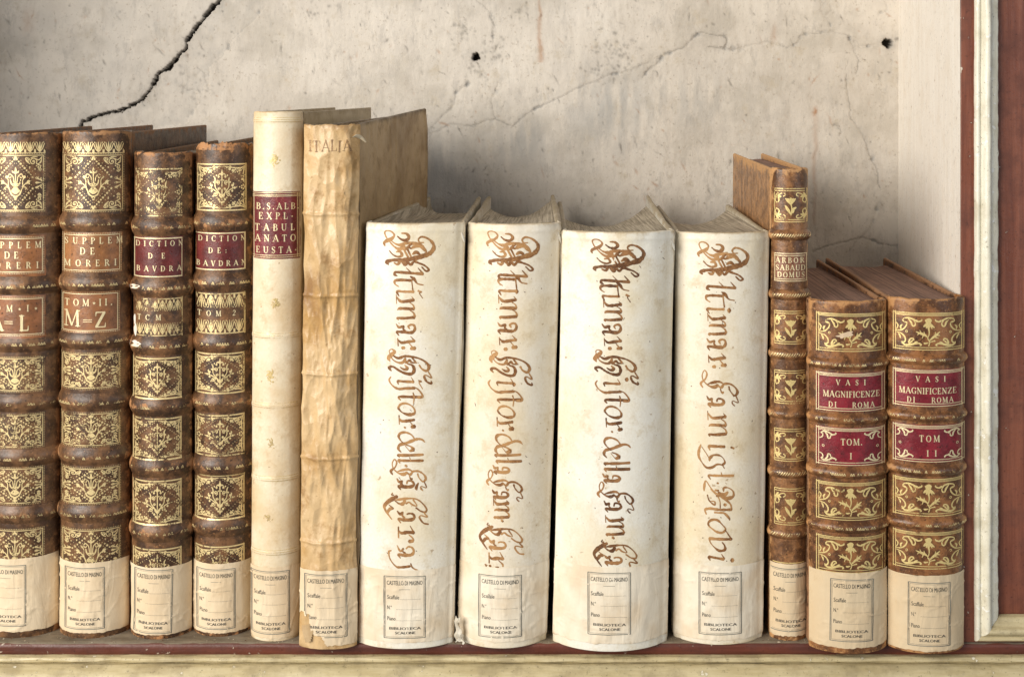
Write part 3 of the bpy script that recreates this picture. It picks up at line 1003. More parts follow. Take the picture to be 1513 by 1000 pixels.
Z1 = (560, 335, 6.67)
Z2 = (560, 475, 6.67)
Z3 = (550, 600, 8.0)
Z4 = (550, 710, 7.146)
Z7 = (1015, 620, 8.336)
Z8 = (1015, 720, 7.146)
LT = {
 'A': tr(*Z1, [
    [(60, 195, 8), (52, 165, 20), (85, 140, 24), (125, 122, 22), (152, 85, 14), (125, 50, 10), (85, 42, 9), (60, 60, 9), (72, 105, 9), (105, 150, 9), (150, 198, 12), (200, 222, 22), (250, 200, 28)],
    [(120, 140, 9), (165, 172, 12), (215, 182, 26), (262, 164, 24), (330, 164, 22), (400, 178, 24), (438, 215, 26), (470, 252, 12)],
    [(182, 95, 8), (220, 126, 14), (268, 134, 22), (296, 105, 22), (272, 70, 16), (225, 65, 10)],
    [(240, 190, 20), (262, 222, 18), (285, 200, 18), (320, 170, 16)], [(318, 216, 14), (345, 200, 24), (400, 196, 14), (430, 216, 10)],
    [(262, 215, 12), (295, 205, 18), (318, 218, 10)],
    [(102, 240, 8), (140, 280, 10), (190, 298, 16), (226, 282, 18), (208, 246, 18), (170, 250, 9)],
    [(245, 222, 13), (296, 318, 14)], [(278, 216, 13), (326, 318, 15)],
    [(330, 272, 12), (368, 252, 28), (412, 282, 10)],
    [(95, 378, 10), (76, 352, 24), (140, 332, 22), (230, 330, 26), (330, 316, 34), (430, 290, 36), (500, 265, 34), (538, 215, 26), (530, 165, 20), (480, 118, 15), (420, 100, 14), (388, 125, 13), (402, 155, 11), (442, 156, 8)],
    [(148, 358, 10), (185, 372, 20), (216, 338, 16), (262, 376, 24), (278, 345, 16), (312, 376, 20), (345, 345, 18), (400, 362, 15), (452, 385, 12), (490, 425, 15), (462, 438, 13), (420, 396, 9)]]),
 'l': tr(*Z1, [[(180, 488, 6), (155, 474, 18), (158, 452, 18), (200, 450, 20), (300, 456, 19), (434, 466, 20)], [(268, 405, 5), (308, 445, 9)], [(384, 406, 6), (432, 462, 13)]]),
 't': tr(*Z1, [[(195, 592, 6), (158, 566, 12), (160, 534, 20), (220, 526, 20), (325, 530, 20)], [(308, 490, 8), (345, 516, 24), (378, 560, 10), (436, 575, 8)], [(322, 530, 10), (330, 600, 9), (336, 640, 10)]]),
 'i': tr(*Z1, [[(198, 685, 6), (178, 650, 16), (190, 636, 18), (240, 640, 18), (342, 640, 20)]]),
 'idot': tr(*Z1, [[(385, 632, 14), (418, 644, 12), (398, 655, 8), (430, 706, 5)]]),
 'm': tr(*Z1, [[(170, 672, 6), (174, 760, 7)], [(172, 690, 9), (205, 730, 18), (240, 738, 22), (345, 722, 22)], [(322, 690, 5), (348, 722, 11)],
               [(182, 822, 7), (212, 806, 20), (345, 810, 22)], [(300, 745, 6), (336, 772, 9), (348, 806, 14)], [(192, 920, 8), (184, 900, 16), (240, 902, 20), (350, 892, 22)], [(300, 820, 6), (340, 848, 10), (354, 886, 16)]]),
 'a': tr(*Z2, [[(168, 24, 5), (198, 58, 18), (242, 45, 16), (240, 75, 14), (268, 102, 16)], [(198, 140, 6), (178, 104, 18), (240, 104, 22), (320, 108, 22), (352, 80, 20), (348, 42, 16), (320, 30, 15), (290, 46, 14), (302, 72, 10)]]),
 'r': tr(*Z2, [[(184, 165, 7), (190, 242, 7)], [(188, 180, 8), (222, 208, 20), (280, 200, 22), (352, 190, 22)], [(310, 145, 4), (350, 188, 11)], [(296, 212, 6), (328, 250, 10)], [(312, 266, 22), (356, 262, 26)]]),
 'colon': tr(*Z2, [[(228, 260, 24), (252, 258, 24)]]),
 'H': tr(*Z2, [[(108, 395, 8), (96, 362, 30), (130, 325, 32), (156, 298, 18), (128, 276, 8), (102, 292, 7), (112, 330, 6), (135, 375, 8), (180, 402, 12), (232, 404, 18), (262, 362, 18)],
               [(140, 338, 9), (190, 362, 18), (250, 342, 18), (320, 345, 16), (400, 366, 11), (460, 402, 14), (492, 450, 22), (468, 488, 18), (420, 465, 12), (396, 428, 15)],
               [(252, 368, 18), (268, 405, 18), (300, 380, 16), (322, 402, 14), (376, 406, 7)], [(320, 348, 12), (360, 398, 14)],
               [(122, 490, 8), (98, 458, 20), (140, 448, 16), (200, 484, 15), (262, 510, 18), (322, 514, 22), (346, 478, 22), (330, 432, 16), (280, 414, 9)],
               [(208, 450, 6), (250, 472, 18), (280, 460, 18), (254, 428, 8)],
               [(480, 488, 9), (518, 560, 11), (462, 530, 9), (446, 548, 16), (470, 594, 14), (516, 616, 16), (512, 590, 6)]]),
 'i2': tr(*Z2, [[(192, 620, 6), (184, 588, 15), (240, 590, 18), (342, 594, 18)], [(315, 545, 4), (342, 590, 9)]]),
 'idot2': tr(*Z2, [[(388, 580, 8), (416, 592, 12), (394, 602, 8), (430, 666, 5)]]),
 'S': tr(*Z2, [[(117, 548, 8), (100, 582, 12), (130, 632, 9), (190, 664, 18), (260, 658, 20), (352, 655, 18)], [(330, 640, 6), (380, 664, 9), (420, 712, 11), (424, 745, 18), (372, 746, 16)]]),
 't2': tr(*Z2, [[(213, 776, 7), (192, 746, 16), (240, 740, 20), (412, 745, 20)], [(335, 700, 8), (346, 745, 11), (340, 808, 6)]]),
 'o': tr(*Z2, [[(188, 850, 14), (215, 815, 18), (265, 806, 16), (320, 830, 9), (352, 872, 13), (345, 906, 20), (290, 916, 22), (228, 895, 9), (198, 866, 13), (188, 850, 14)]]),
 'r3': tr(*Z3, [[(316, 108, 11), (320, 216, 9)], [(315, 142, 7), (348, 176, 24), (420, 172, 26), (498, 160, 26)], [(450, 188, 7), (478, 226, 12)], [(462, 246, 28), (504, 238, 32)]]),
 'dot3': tr(*Z3, [[(380, 245, 15), (392, 260, 15)]]),
 'd': tr(*Z3, [[(500, 385, 11), (460, 335, 13), (390, 308, 18), (330, 322, 26), (312, 362, 20), (340, 410, 9), (392, 452, 15)],
               [(342, 545, 7), (308, 504, 22), (325, 458, 26), (400, 436, 26), (480, 405, 26), (540, 388, 22), (590, 398, 18), (622, 430, 8)]]),
 'e': tr(*Z3, [[(388, 465, 6), (442, 532, 7)], [(400, 456, 11), (452, 474, 14), (490, 508, 26)], [(446, 530, 24), (490, 512, 34)]]),
 'll': tr(*Z3, [[(322, 604, 8), (306, 578, 20), (360, 580, 24), (602, 575, 24)]]),
 'll2': tr(*Z3, [[(328, 674, 8), (312, 640, 20), (370, 642, 24), (602, 645, 24)], [(440, 600, 5), (454, 642, 10)]]),
 'dot4': tr(*Z3, [[(390, 696, 18), (410, 712, 18)]]),
 'F': tr(*Z3, [[(243, 815, 7), (220, 770, 24), (270, 722, 12), (288, 665, 14), (262, 630, 10), (236, 680, 9), (250, 740, 10), (310, 790, 14), (372, 802, 28), (412, 780, 22)],
               [(300, 772, 9), (358, 754, 22), (424, 744, 20), (470, 765, 10)], [(410, 785, 11), (450, 806, 22), (482, 770, 20), (550, 770, 16), (610, 812, 13), (632, 862, 22), (598, 894, 14), (550, 842, 10), (535, 795, 14)],
               [(440, 820, 10), (450, 850, 12), (470, 862, 24)], [(612, 892, 9), (640, 968, 9), (580, 948, 8), (574, 975, 12), (600, 1002, 9)]]),
 'a3': tr(*Z3, [[(290, 852, 8), (318, 894, 22), (352, 880, 16), (350, 915, 14), (368, 935, 14)], [(338, 986, 8), (312, 945, 22), (370, 950, 28), (460, 948, 28), (492, 920, 22), (470, 886, 16), (420, 880, 15), (408, 915, 12)]]),
 'tilde': tr(*Z3, [[(545, 905, 10), (520, 960, 26), (528, 990, 8)]]),
 'C': tr(*Z4, [[(208, 412, 6), (160, 348, 15), (128, 284, 22), (165, 230, 30), (220, 190, 32), (264, 165, 22)], [(230, 152, 9), (205, 152, 9), (216, 130, 7)],
               [(160, 340, 22), (190, 300, 24), (220, 294, 16), (176, 258, 6)], [(234, 205, 9), (280, 240, 13), (322, 242, 26), (346, 208, 22)],
               [(250, 204, 9), (320, 192, 22), (400, 185, 13), (470, 196, 12), (530, 242, 9), (572, 302, 14), (560, 336, 16), (510, 322, 11), (460, 284, 11)],
               [(355, 242, 15), (388, 225, 13), (422, 252, 13), (472, 266, 7), (432, 200, 13)], [(546, 345, 9), (582, 390, 11), (512, 370, 9), (500, 396, 14), (540, 450, 12), (592, 466, 14)]]),
 'a4': tr(*Z4, [[(262, 318, 8), (296, 352, 20), (322, 330, 14), (318, 366, 14), (342, 390, 14)], [(302, 445, 7), (276, 402, 20), (330, 410, 26), (410, 410, 26), (444, 388, 20), (430, 352, 15), (390, 344, 13), (366, 352, 12)]]),
 'r4': tr(*Z4, [[(276, 485, 10), (278, 602, 10)], [(276, 520, 8), (308, 550, 20), (370, 542, 26), (440, 546, 24)], [(398, 472, 5), (436, 540, 12)], [(385, 565, 8), (428, 606, 12), (434, 632, 14)], [(388, 638, 24), (432, 634, 26)]]),
 'a5': tr(*Z4, [[(262, 680, 6), (296, 742, 18), (330, 712, 14), (320, 740, 12), (350, 764, 14)], [(298, 815, 7), (275, 778, 20), (330, 782, 26), (410, 780, 26), (438, 745, 18), (420, 704, 15), (380, 694, 13), (358, 715, 14)]]),
 'f': tr(*Z4, [[(202, 738, 10), (175, 756, 14), (190, 832, 9), (246, 900, 10), (292, 912, 20), (400, 900, 20)], [(405, 868, 7), (418, 905, 12), (446, 930, 12), (492, 946, 7)]]),
 'g': tr(*Z7, [[(172, 316, 10), (150, 380, 24), (144, 458, 24), (180, 530, 9), (240, 594, 20), (310, 588, 22), (370, 550, 16), (430, 556, 13), (462, 598, 7)],
               [(180, 340, 6), (265, 464, 9), (278, 512, 12)], [(276, 505, 14), (284, 474, 30), (325, 438, 18), (392, 436, 18), (440, 466, 7), (466, 520, 16), (440, 552, 26)]]),
 'l7': tr(*Z7, [[(290, 738, 7), (268, 692, 20), (340, 688, 22), (574, 690, 26)], [(420, 645, 8), (432, 690, 15)]]),
 'dot7': tr(*Z7, [[(370, 778, 16), (388, 782, 16)]]),
 'i7': tr(*Z7, [[(284, 380, 8), (270, 332, 22), (340, 328, 24), (464, 330, 24)]]),
 'idot7': tr(*Z7, [[(540, 338, 18), (578, 355, 18)]]),
 'N': tr(*Z7, [[(210, 885, 8), (212, 838, 24), (232, 760, 12), (300, 850, 9), (370, 910, 13), (450, 955, 30), (520, 965, 32), (572, 940, 24), (566, 880, 12), (510, 838, 10), (455, 838, 20), (450, 880, 10)],
               [(385, 895, 20), (460, 922, 32), (505, 888, 18)], [(345, 868, 20), (390, 872, 20)]]) +
      tr(*Z8, [[(215, 80, 9), (235, 140, 10), (292, 186, 13), (292, 150, 10), (255, 145, 7)], [(250, 20, 7), (340, 120, 9), (352, 240, 9)], [(310, 90, 16), (362, 90, 18), (412, 130, 18), (460, 180, 12), (472, 236, 13)],
               [(204, 288, 9), (192, 240, 18), (250, 224, 20), (340, 234, 20), (472, 235, 20)], [(392, 180, 26), (412, 184, 26)], [(290, 262, 15), (332, 266, 15), (392, 270, 18), (442, 320, 18), (452, 346, 9)]]),
 'ob': tr(*Z8, [[(234, 412, 12), (224, 380, 16), (260, 344, 22), (320, 344, 20), (372, 390, 9), (408, 440, 13), (370, 476, 20), (310, 466, 18), (260, 432, 10), (234, 412, 12)]]),
 'b': tr(*Z8, [[(476, 548, 12), (455, 524, 9), (400, 440, 7)], [(472, 546, 20), (400, 546, 20), (235, 540, 22)], [(238, 545, 14), (246, 580, 9), (282, 624, 9), (342, 666, 20), (400, 655, 20), (396, 610, 12), (370, 575, 7)]]),
 'i8': tr(*Z8, [[(246, 774, 6), (234, 736, 22), (300, 742, 18), (390, 756, 24)], [(365, 703, 6), (398, 752, 11)]]),
 'idot8': tr(*Z8, [[(468, 770, 34), (488, 770, 34)]]),
}


def script(ink, seq):
    """seq of (letter, dx, dy[, sx, sy]) relative to where the letter was traced"""
    for it in seq:
        name, dx, dy = it[:3]
        sx, sy = (it[3], it[4]) if len(it) > 3 else (1, 1)
        L = LT[name]
        x0 = min(P[:, 0].min() for P in L)
        y0 = min(P[:, 1].min() for P in L)
        for P in L:
            Q = P.copy()
            Q[:, 0] = x0 + dx + (P[:, 0] - x0) * sx
            Q[:, 1] = y0 + dy + (P[:, 1] - y0) * sy
            ink.stroke(Q, True, 5)


# ------------------------------------------------------------------ spine surface
class Spine:
    def __init__(s, tl, tr_, bl, br, ytop, ybot, bulge, sn=0.93, bands=(), disp=None, chew=1.2, seed=0):
        s.tl, s.tr, s.bl, s.br = tl, tr_, bl, br
        s.ytop, s.ybot, s.b, s.sn = ytop, ybot, bulge, sn
        s.bands, s.disp, s.seed, s.chew = bands, disp, seed, chew
        s.y0 = D * ((YS - YV) / (ybot - YV) - 1)
        s.k = (D + s.y0) / D
        s.yedge = s.y0 + bulge

    def edges_img(s, py):
        f = (np.asarray(py, float) - s.ytop) / (s.ybot - s.ytop)
        return s.tl + (s.bl - s.tl) * f, s.tr + (s.br - s.tr) * f

    def edges(s, py):
        g = (D + s.y0 + .8 * s.b) / (D + s.y0)
        L, R = s.edges_img(py)
        return XV + (L - XV) * g, XV + (R - XV) * g

    def band(s, py):
        h = np.zeros_like(np.asarray(py, float))
        for (yb, hh, a) in s.bands:
            d = np.clip(np.abs(py - yb) / hh, 0, 1)
            h = np.maximum(h, a * S * (1 - d * d) ** 1.15)
        return h

    def pos(s, px, py, off=0.0):
        """surface point seen at picture column px (py: height at the crown of the spine)"""
        px = np.asarray(px, float)
        py = np.asarray(py, float)
        L, R = s.edges(py)
        cx, hw = (L + R) / 2, (R - L) / 2
        kk = s.b / (1 - math.sqrt(1 - s.sn ** 2))
        d = 0.0
        for _ in range(6):
            q = XV + (px - XV) * (D + s.y0 + d) / (D + s.y0)
            t = np.clip((q - cx) / hw, -1, 1)
            d = kk * (1 - np.sqrt(np.maximum(1 - (s.sn * t) ** 2, 1e-6)))
        return s.post(t, px, py, off)

    def post(s, t, px, py, off=0.0):
        L, R = s.edges(py)
        cx, hw = (L + R) / 2, (R - L) / 2
        X, Z = W(cx + t * hw, py, s.y0)
        q = np.sqrt(np.maximum(1 - (s.sn * t) ** 2, 1e-6))
        kk = s.b / (1 - math.sqrt(1 - s.sn ** 2))
        Y = s.y0 + kk * (1 - q)
        dydx = kk * s.sn ** 2 * t / q / (hw * S * s.k)
        ln = np.sqrt(1 + dydx ** 2)
        r = off + s.band(py) * (0.85 + 0.3 * vnoise(px * 0.08, py * 0.02, 0, s.seed + 5))
        if s.disp is not None:
            r = r + s.disp(px, py)
        return np.stack([X + dydx / ln * r, Y - r / ln, Z], -1)

    def img_px(s, T, PY):
        L, R = s.edges(PY)
        X = (L + R) / 2 + T * (R - L) / 2
        kk = s.b / (1 - math.sqrt(1 - s.sn ** 2))
        d = kk * (1 - np.sqrt(np.maximum(1 - (s.sn * T) ** 2, 1e-6)))
        return XV + (X - XV) * (D + s.y0) / (D + s.y0 + d)

    def patch(s, mb, py0, py1, mat=0, step=2.0, ncol=36, capt=False, capb=False, wear=None, rc=3.0):
        n = max(3, int((py1 - py0) / step) + 1)
        rows = np.linspace(py0, py1, n)
        th = np.linspace(-1, 1, ncol)
        t = np.sin(th * math.asin(s.sn)) / s.sn
        T, PY = np.meshgrid(t, rows)
        PX = s.img_px(T, PY)
        ch = s.chew * (fbm(T * 5 + s.seed, PY * 0 + 2.2, s.seed + 3, 4) - 0.5) * 2
        if capt:
            PYs = PY + ch * np.exp(-(PY - s.ytop) / 14)
        elif capb:
            PYs = PY + ch * np.exp(-(s.ybot - PY) / 14) * 0
        else:
            PYs = PY
        P = s.post(T, PX, PYs)
        wv = wear(PX, PY, T) if wear else np.zeros_like(PX)
        blocks, wb = [P], [wv]
        if capt:
            a = np.linspace(0, math.pi * 0.95, 9)[1:][::-1]
            rr = rc * S
            A, PXc = np.meshgrid(a, PX[0], indexing='ij')
            Tc = np.broadcast_to(t, A.shape)
            PYc = np.broadcast_to(PYs[0], A.shape)
            C = s.post(Tc, PXc, PYc, -rr * (1 - np.cos(A)))
            C[..., 2] += rr * np.sin(A)
            # run the turn-in down inside
            Din = C[0:1].copy()
            Din[..., 2] -= 9 * S
            blocks = [Din, C] + blocks
            wb = [np.full((1, ncol), .3), np.full(A.shape, .55)] + wb
        if capb:
            a = np.linspace(0, math.pi * 0.5, 5)[1:]
            rr = 2.0 * S
            A, PXc = np.meshgrid(a, PX[-1], indexing='ij')
            Tc = np.broadcast_to(t, A.shape)
            C = s.post(Tc, PXc, np.full(A.shape, PY[-1, 0]), -rr * (1 - np.cos(A)))
            C[..., 2] -= rr * np.sin(A) * 0.35
            Din = C[-1:].copy()
            Din[..., 1] += 0.006
            blocks += [C, Din]
            wb += [np.full(A.shape, .6), np.full((1, ncol), .5)]
        G, Wt = np.concatenate(blocks), np.concatenate(wb)
        def back(c, dy, din):
            q = G[:, c:c + 1].copy()
            q[..., 1] += dy
            q[..., 0] += din * (1 if c == 0 else -1)
            return q
        G = np.concatenate([back(0, .011, .0016), back(0, .004, .0002), G, back(ncol - 1, .004, .0002), back(ncol - 1, .011, .0016)], 1)
        Wt = np.concatenate([Wt[:, :1] - .3, Wt[:, :1] - .1, Wt, Wt[:, -1:] - .1, Wt[:, -1:] - .3], 1)
        mb.grid(G, mat, Wt)


def leather_wear(sp):
    def f(PX, PY, T):
        w = 0.55 * np.clip((np.abs(T) - 0.82) / 0.18, 0, 1) ** 1.5
        w = w + 0.55 * np.exp(-(PY - sp.ytop) / 9) + 0.5 * np.exp(-(sp.ybot - PY) / 9)
        for yb, hh, a in sp.bands:
            w = w + 0.32 * np.exp(-((PY - yb) / (hh * 0.55)) ** 2)
            w = w - 0.16 * np.exp(-((np.abs(PY - yb) - hh) / 3.0) ** 2)
        return w + 0.5 * (fbm(PX * 0.06, PY * 0.05, sp.seed + 11, 3) - 0.5)
    return f


def slab(name, mats, parent, origin, sp, side, depth, thick, xback=0.0, rise=0.0, over=2.0, mat=0, jut=2.0, res=0.008, disp=None, flare=0.0, r=None, yset=0.0, roll=0.0):
    """one cover board standing behind the spine edge"""
    zt = W(0, sp.ytop, sp.y0)[1] + over * S
    Hh = zt
    yf = sp.yedge + 0.0065 + yset
    def fn(Q):
        u, v, h = Q[..., 0], Q[..., 1], Q[..., 2]
        f = v / depth
        py = sp.ybot - (h / Hh) * (sp.ybot - sp.ytop)
        L, R = sp.edges(py)
        e = W(R if side > 0 else L, py, sp.y0)[0] + side * jut * S
        X = e + side * (-u) + xback * S * f + flare * S * np.sin(np.pi * f) * side
        Z = h + rise * S * f * np.clip(h / Hh, 0, 1) ** 3
        Y = yf + v
        if disp is not None:
            X = X + side * disp(v, h) * np.clip(1 - u / thick, 0, 1)
        return np.stack([X, Y, Z], -1)
    mb = MB()
    def wear(Q):
        v, h = Q[..., 1], Q[..., 2]
        e = np.minimum(np.minimum(v, depth - v), np.minimum(h, Hh - h))
        return 0.75 * np.exp(-e / 0.003) + 0.25 * np.exp(-e / 0.012) + 0.35 * (fbm(v * 40, h * 25, sp.seed + 31, 3) - 0.5)
    rbox(mb, (thick, depth, Hh), thick * 0.45 if r is None else r, res, fn, 0, wear)
    return mb.build(name, mats, parent, origin)


def pages(mats, parent, origin, sp, depth, inset_t, xback=(0.0, 0.0), concave=0.018, drop=3.0, sag=0.0, sagx=0.0, front=0.0):
    zt = W(0, sp.ytop, sp.y0)[1] - drop * S
    zb = 0.004
    yf = sp.y0 + sp.b * 0.42 + front
    dp = depth - 0.006
    def fn(Q):
        u, v, h = Q[..., 0], Q[..., 1], Q[..., 2]
        f = v / dp
        py = sp.ybot - (h / zt) * (sp.ybot - sp.ytop)
        L, R = sp.edges(py)
        xl = W(L, py, sp.y0)[0] + inset_t + xback[0] * S * f
        xr = W(R, py, sp.y0)[0] - inset_t + xback[1] * S * f
        # front follows the round of the spine, the fore edge is hollow
        t = 2 * u - 1
        face = yf + (max(sp.yedge, yf) - yf) * t * t
        back = sp.yedge + dp - concave * (1 - t * t)
        pw = 2.2 if sagx < 0 else 9
        sg = sag * np.clip(f, 0, 1) ** .8 * np.clip(1 - np.abs(t - sagx) ** pw / (1 + abs(sagx)) ** pw, 0, 1) * (h / zt) ** 3
        return np.stack([xl + (xr - xl) * u, face + (back - face) * f, zb - sg + h + 0.0014 * (fbm(u * 9, f * 4, sp.seed + 2, 3) - .5) * (h / zt)], -1)
    mb = MB()
    rbox(mb, (1.0, dp, zt - zb), 0.0006, 0.03, fn)
    return mb.build('page_block', mats, parent, origin)


PAPER = {}


def shelfmark(parent, origin, sp, ytop, ybot, box, seed, rot=0.0, sides=True, torn=None, base=(0.74, 0.60, 0.415), slant=0.0, cut=0):
    """paper slip pasted round the foot of the spine with a printed form"""
    pm = m_paper('aged_paper', base, seed)
    mb = MB()
    n = int((ybot - ytop) / 1.6)
    rows = np.linspace(ytop, ybot, n)
    ncol = 60
    th = np.linspace(-1, 1, ncol)
    t = np.sin(th * math.asin(sp.sn)) / sp.sn
    T, PY = np.meshgrid(t, rows)
    PX = sp.img_px(T, PY)
    e0 = np.exp(-(PY - ytop) / 3) * (fbm(T * 6, T * 0 + .5, seed + 1, 3) - .5) * 1.6
    e1 = np.exp(-(ybot - PY) / 3) * (fbm(T * 7, T * 0 + 3.5, seed + 2, 4) - .5) * 4.0
    PYs = PY + e0 + e1 + slant * (PX - sp.tl)
    # creases in the paper
    cre = np.abs(fbm(PX * 0.03 + PY * 0.008, PY * 0.018, seed + 7, 3) - 0.5)
    crease = 0.00055 * np.exp(-(cre / 0.012) ** 2) + 0.0009 * (fbm(PX * 0.035, PY * 0.035, seed + 9, 3) - 0.5)
    off0 = 0.0005
    P = sp.post(T, PX, PYs, off0 + crease)
    mask = None
    if torn is not None:
        cxm, cym = (PX[:-1, :-1] + PX[1:, 1:]) / 2, (PY[:-1, :-1] + PY[1:, 1:]) / 2
        mask = ~torn(cxm, cym)
    w = 0.5 * np.exp(-(ybot - PY) / 5) + 0.25 * np.exp(-(PY - ytop) / 4) + 0.35 * np.clip((np.abs(T) - .85) / .15, 0, 1)
    mb.grid(P, 0, w, mask=mask)
    # print
    def pp(px, py, off=0.0):
        c = np.abs(fbm(px * 0.03 + py * 0.008, py * 0.018, seed + 7, 3) - 0.5)
        cr = 0.00055 * np.exp(-(c / 0.012) ** 2) + 0.0009 * (fbm(px * 0.035, py * 0.035, seed + 9, 3) - 0.5)
        return sp.pos(px, py + slant * (px - sp.tl), off0 + off + cr + 0.00004)
    x0, y0, x1, y1 = box
    cx, cy = (x0 + x1) / 2, (y0 + y1) / 2
    kx, ky = (x1 - x0) / 60.0, (y1 - y0) / 91.0
    clip = None
    Lc, Rc = sp.edges_img(cy)
    lim = (Lc + 0.6, Rc - 0.6)
    def clipf(p):
        ok = (p[:, 0] > lim[0]) & (p[:, 0] < lim[1])
        if torn is not None:
            ok = ok & ~torn(p[:, 0], p[:, 1])
        return ok
    fr = Ink()
    R_ = lambda x, y: (cx + (x - cx) * math.cos(rot) - (y - cy) * math.sin(rot), cy + (x - cx) * math.sin(rot) + (y - cy) * math.cos(rot))
    def ln(ax, ay, bx, by, w):
        a, b = R_(x0 + ax * kx, y0 + ay * ky), R_(x0 + bx * kx, y0 + by * ky)
        fr.line(*a, *b, w)
    for (a, b, c, d) in ((0, 0, 60, 0), (0, 91, 60, 91), (0, 0, 0, 91), (60, 0, 60, 91)):
        if cut and a == c:
            continue
        ln(a, b, c, d, 1.15)
    for (a, b, c, d) in ((2, 2, 58, 2), (2, 89, 58, 89), (2, 2, 2, 89), (58, 2, 58, 89)):
        if cut and a == c:
            continue
        ln(a, b, c, d, .4)
    ln(22, 19, 38, 19, .5)
    for y, xa in ((33.5, 24), (48.5, 18), (65, 18)):
        dx = np.arange(xa, 54, 1.7)
        for d in dx:
            ln(d, y, d + .8, y, .45)
    tx = Ink()
    def st(s, ax, bx, ta, tb, ch=None):
        sans_text(tx, s, x0 + ax * kx, x0 + bx * kx, y0 + ta * ky, y0 + tb * ky, rot, cx, cy, ch)
    st('CASTELLO DI MASINO', 4, 56, 6.4, 12.6)
    st('Scaffale', 4.5, 22, 27.6, 33.6)
    st('N.º', 4.5, 11, 43, 48.6)
    st('Piano', 4.5, 16.5, 59.2, 65)
    st('BIBLIOTECA', 7.5, 53.5, 74.6, 78.4)
    st('SCALONE', 16, 45.5, 81.2, 85)
    # faux bold for the two bottom lines
    st('BIBLIOTECA', 7.8, 53.8, 74.6, 78.4)
    st('SCALONE', 16.3, 45.8, 81.2, 85)
    fr.lay(mb, pp, 1, 0.00018, clip=clipf)
    T2 = Ink()
    for k, it in tx.items:
        V, F = it
        ok = clipf(V)
        F = [f for f in F if all(ok[j] for j in f)]
        T2.items.append((k, (V, F)))
    T2.lay(mb, pp, 2, 0.00018)
    return mb.build('shelfmark_label', [pm, PRINT, PRINTT], parent, origin)


def leather_label(name, parent, origin, sp, x0, y0, x1, y1, col, ink, gold, seed, light=(0.25, 0.10, 0.05), pad=0.0):
    mt = m_leather('label_leather', tuple(c * 0.85 for c in col), col, light, seed, 0.3, -0.25)
    mb = MB()
    n = max(8, int((y1 - y0) / 2))
    c = 30
    X, Y = np.meshgrid(np.linspace(x0, x1, c), np.linspace(y0, y1, n))
    E = np.minimum(np.minimum(X - x0, x1 - X), np.minimum(Y - y0, y1 - Y))
    jx = (fbm(Y * 0.15, X * 0.15, seed, 3) - .5) * 2.0 * np.exp(-E / 2)
    P = sp.pos(X + jx, Y + jx * .6, 0.00022 * np.clip(E / 1.2, 0.1, 1) + 0.0)
    mb.grid(P, 0, 0.45 * np.exp(-E / 2.5))
    lim = (x0 + .3, x1 - .3)
    ink.lay(mb, sp.pos, 1, 0.00036, clip=lambda p: (p[:, 0] > lim[0]) & (p[:, 0] < lim[1] + 1))
    return mb.build(name, [mt, gold], parent, origin)


BOOKN = [0]


def endband(sp, root, org, col, seed, r=.0013, inset=4):
    mb = MB()
    n = 70
    L, R = sp.edges_img(sp.ytop)
    xs = np.linspace(L + inset, R - inset, n)
    c = sp.pos(xs, np.full(n, sp.ytop), -.0046)
    c[:, 2] -= .0006
    ang = np.linspace(0, 2 * np.pi, 9)
    A, I = np.meshgrid(ang, np.arange(n))
    rr = r * (1 + .2 * np.sin(I * 2.1))
    mb.grid(np.stack([c[I, 0], c[I, 1] + rr * np.cos(A), c[I, 2] + rr * np.sin(A)], -1))
    return mb.build('endband', [m_paper('endband_thread', col, seed)], root, org)


def base_of(sp, depth):
    cx = (sp.bl + sp.br) / 2
    return (W(cx, 0, sp.y0)[0], sp.y0 + depth / 2, 0.0)


def leather_spine(sp, root, org, mats, gold_ink, band_ink=None, wear=None, title=None):
    """spine with its panels; every raised band a mesh of its own under it"""
    wear = wear or leather_wear(sp)
    mb = MB()
    cuts = [sp.ytop] + [q for yb, hh, a in sp.bands for q in (yb - hh, yb + hh)] + [sp.ybot]
    for i in range(0, len(cuts), 2):
        sp.patch(mb, cuts[i], cuts[i + 1], 0, capt=(i == 0), capb=(i == len(cuts) - 2), wear=wear)
    L, R = sp.tl, sp.tr
    def clip(p):
        l, r = sp.edges_img(p[:, 1])
        return (p[:, 0] > l + .5) & (p[:, 0] < r - .5)
    gold_ink.lay(mb, sp.pos, 1, clip=clip)
    if title:
        title.lay(mb, sp.pos, 3, .00022, clip=clip)
    so = mb.build('spine', mats, root, org)
    for j, (yb, hh, a) in enumerate(sp.bands):
        m2 = MB()
        sp.patch(m2, yb - hh, yb + hh, 0, step=1.2, wear=wear)
        if band_ink:
            k = Ink()
            band_ink(k, yb, j)
            k.lay(m2, sp.pos, 2 if len(mats) > 2 else 1, 0.00016, clip=clip)
        m2.build('raised_band', mats, so, (0, 0, 0)).location = (0, 0, 0)
    # band meshes were built in world space: shift to the thing's origin
    for ch in so.children:
        me = ch.data
        V = np.empty(len(me.vertices) * 3)
        me.vertices.foreach_get('co', V)
        V = V.reshape(-1, 3) - np.array(org)
        me.vertices.foreach_set('co', V.ravel())
    return so


def band_zig(sp, w=0.9, seed=0, p=5.0, amp=2.2, dy=0.0):
    def f(k, yb, j):
        l, r = sp.edges_img(yb)
        n = int((r - l - 6) / p)
        for i in range(n):
            x = l + 4 + i * p
            if hsh(np.int64(i), np.int64(j), np.int64(3), seed) < 0.38:
                continue
            k.line(x, yb + dy + amp, x + p * .45, yb + dy - amp, w)
            k.line(x + p * .5, yb + dy - amp, x + p * .95, yb + dy + amp, w)
            k.disc(x + p * .5, yb + dy + amp * .7, .7, 6)
    return f


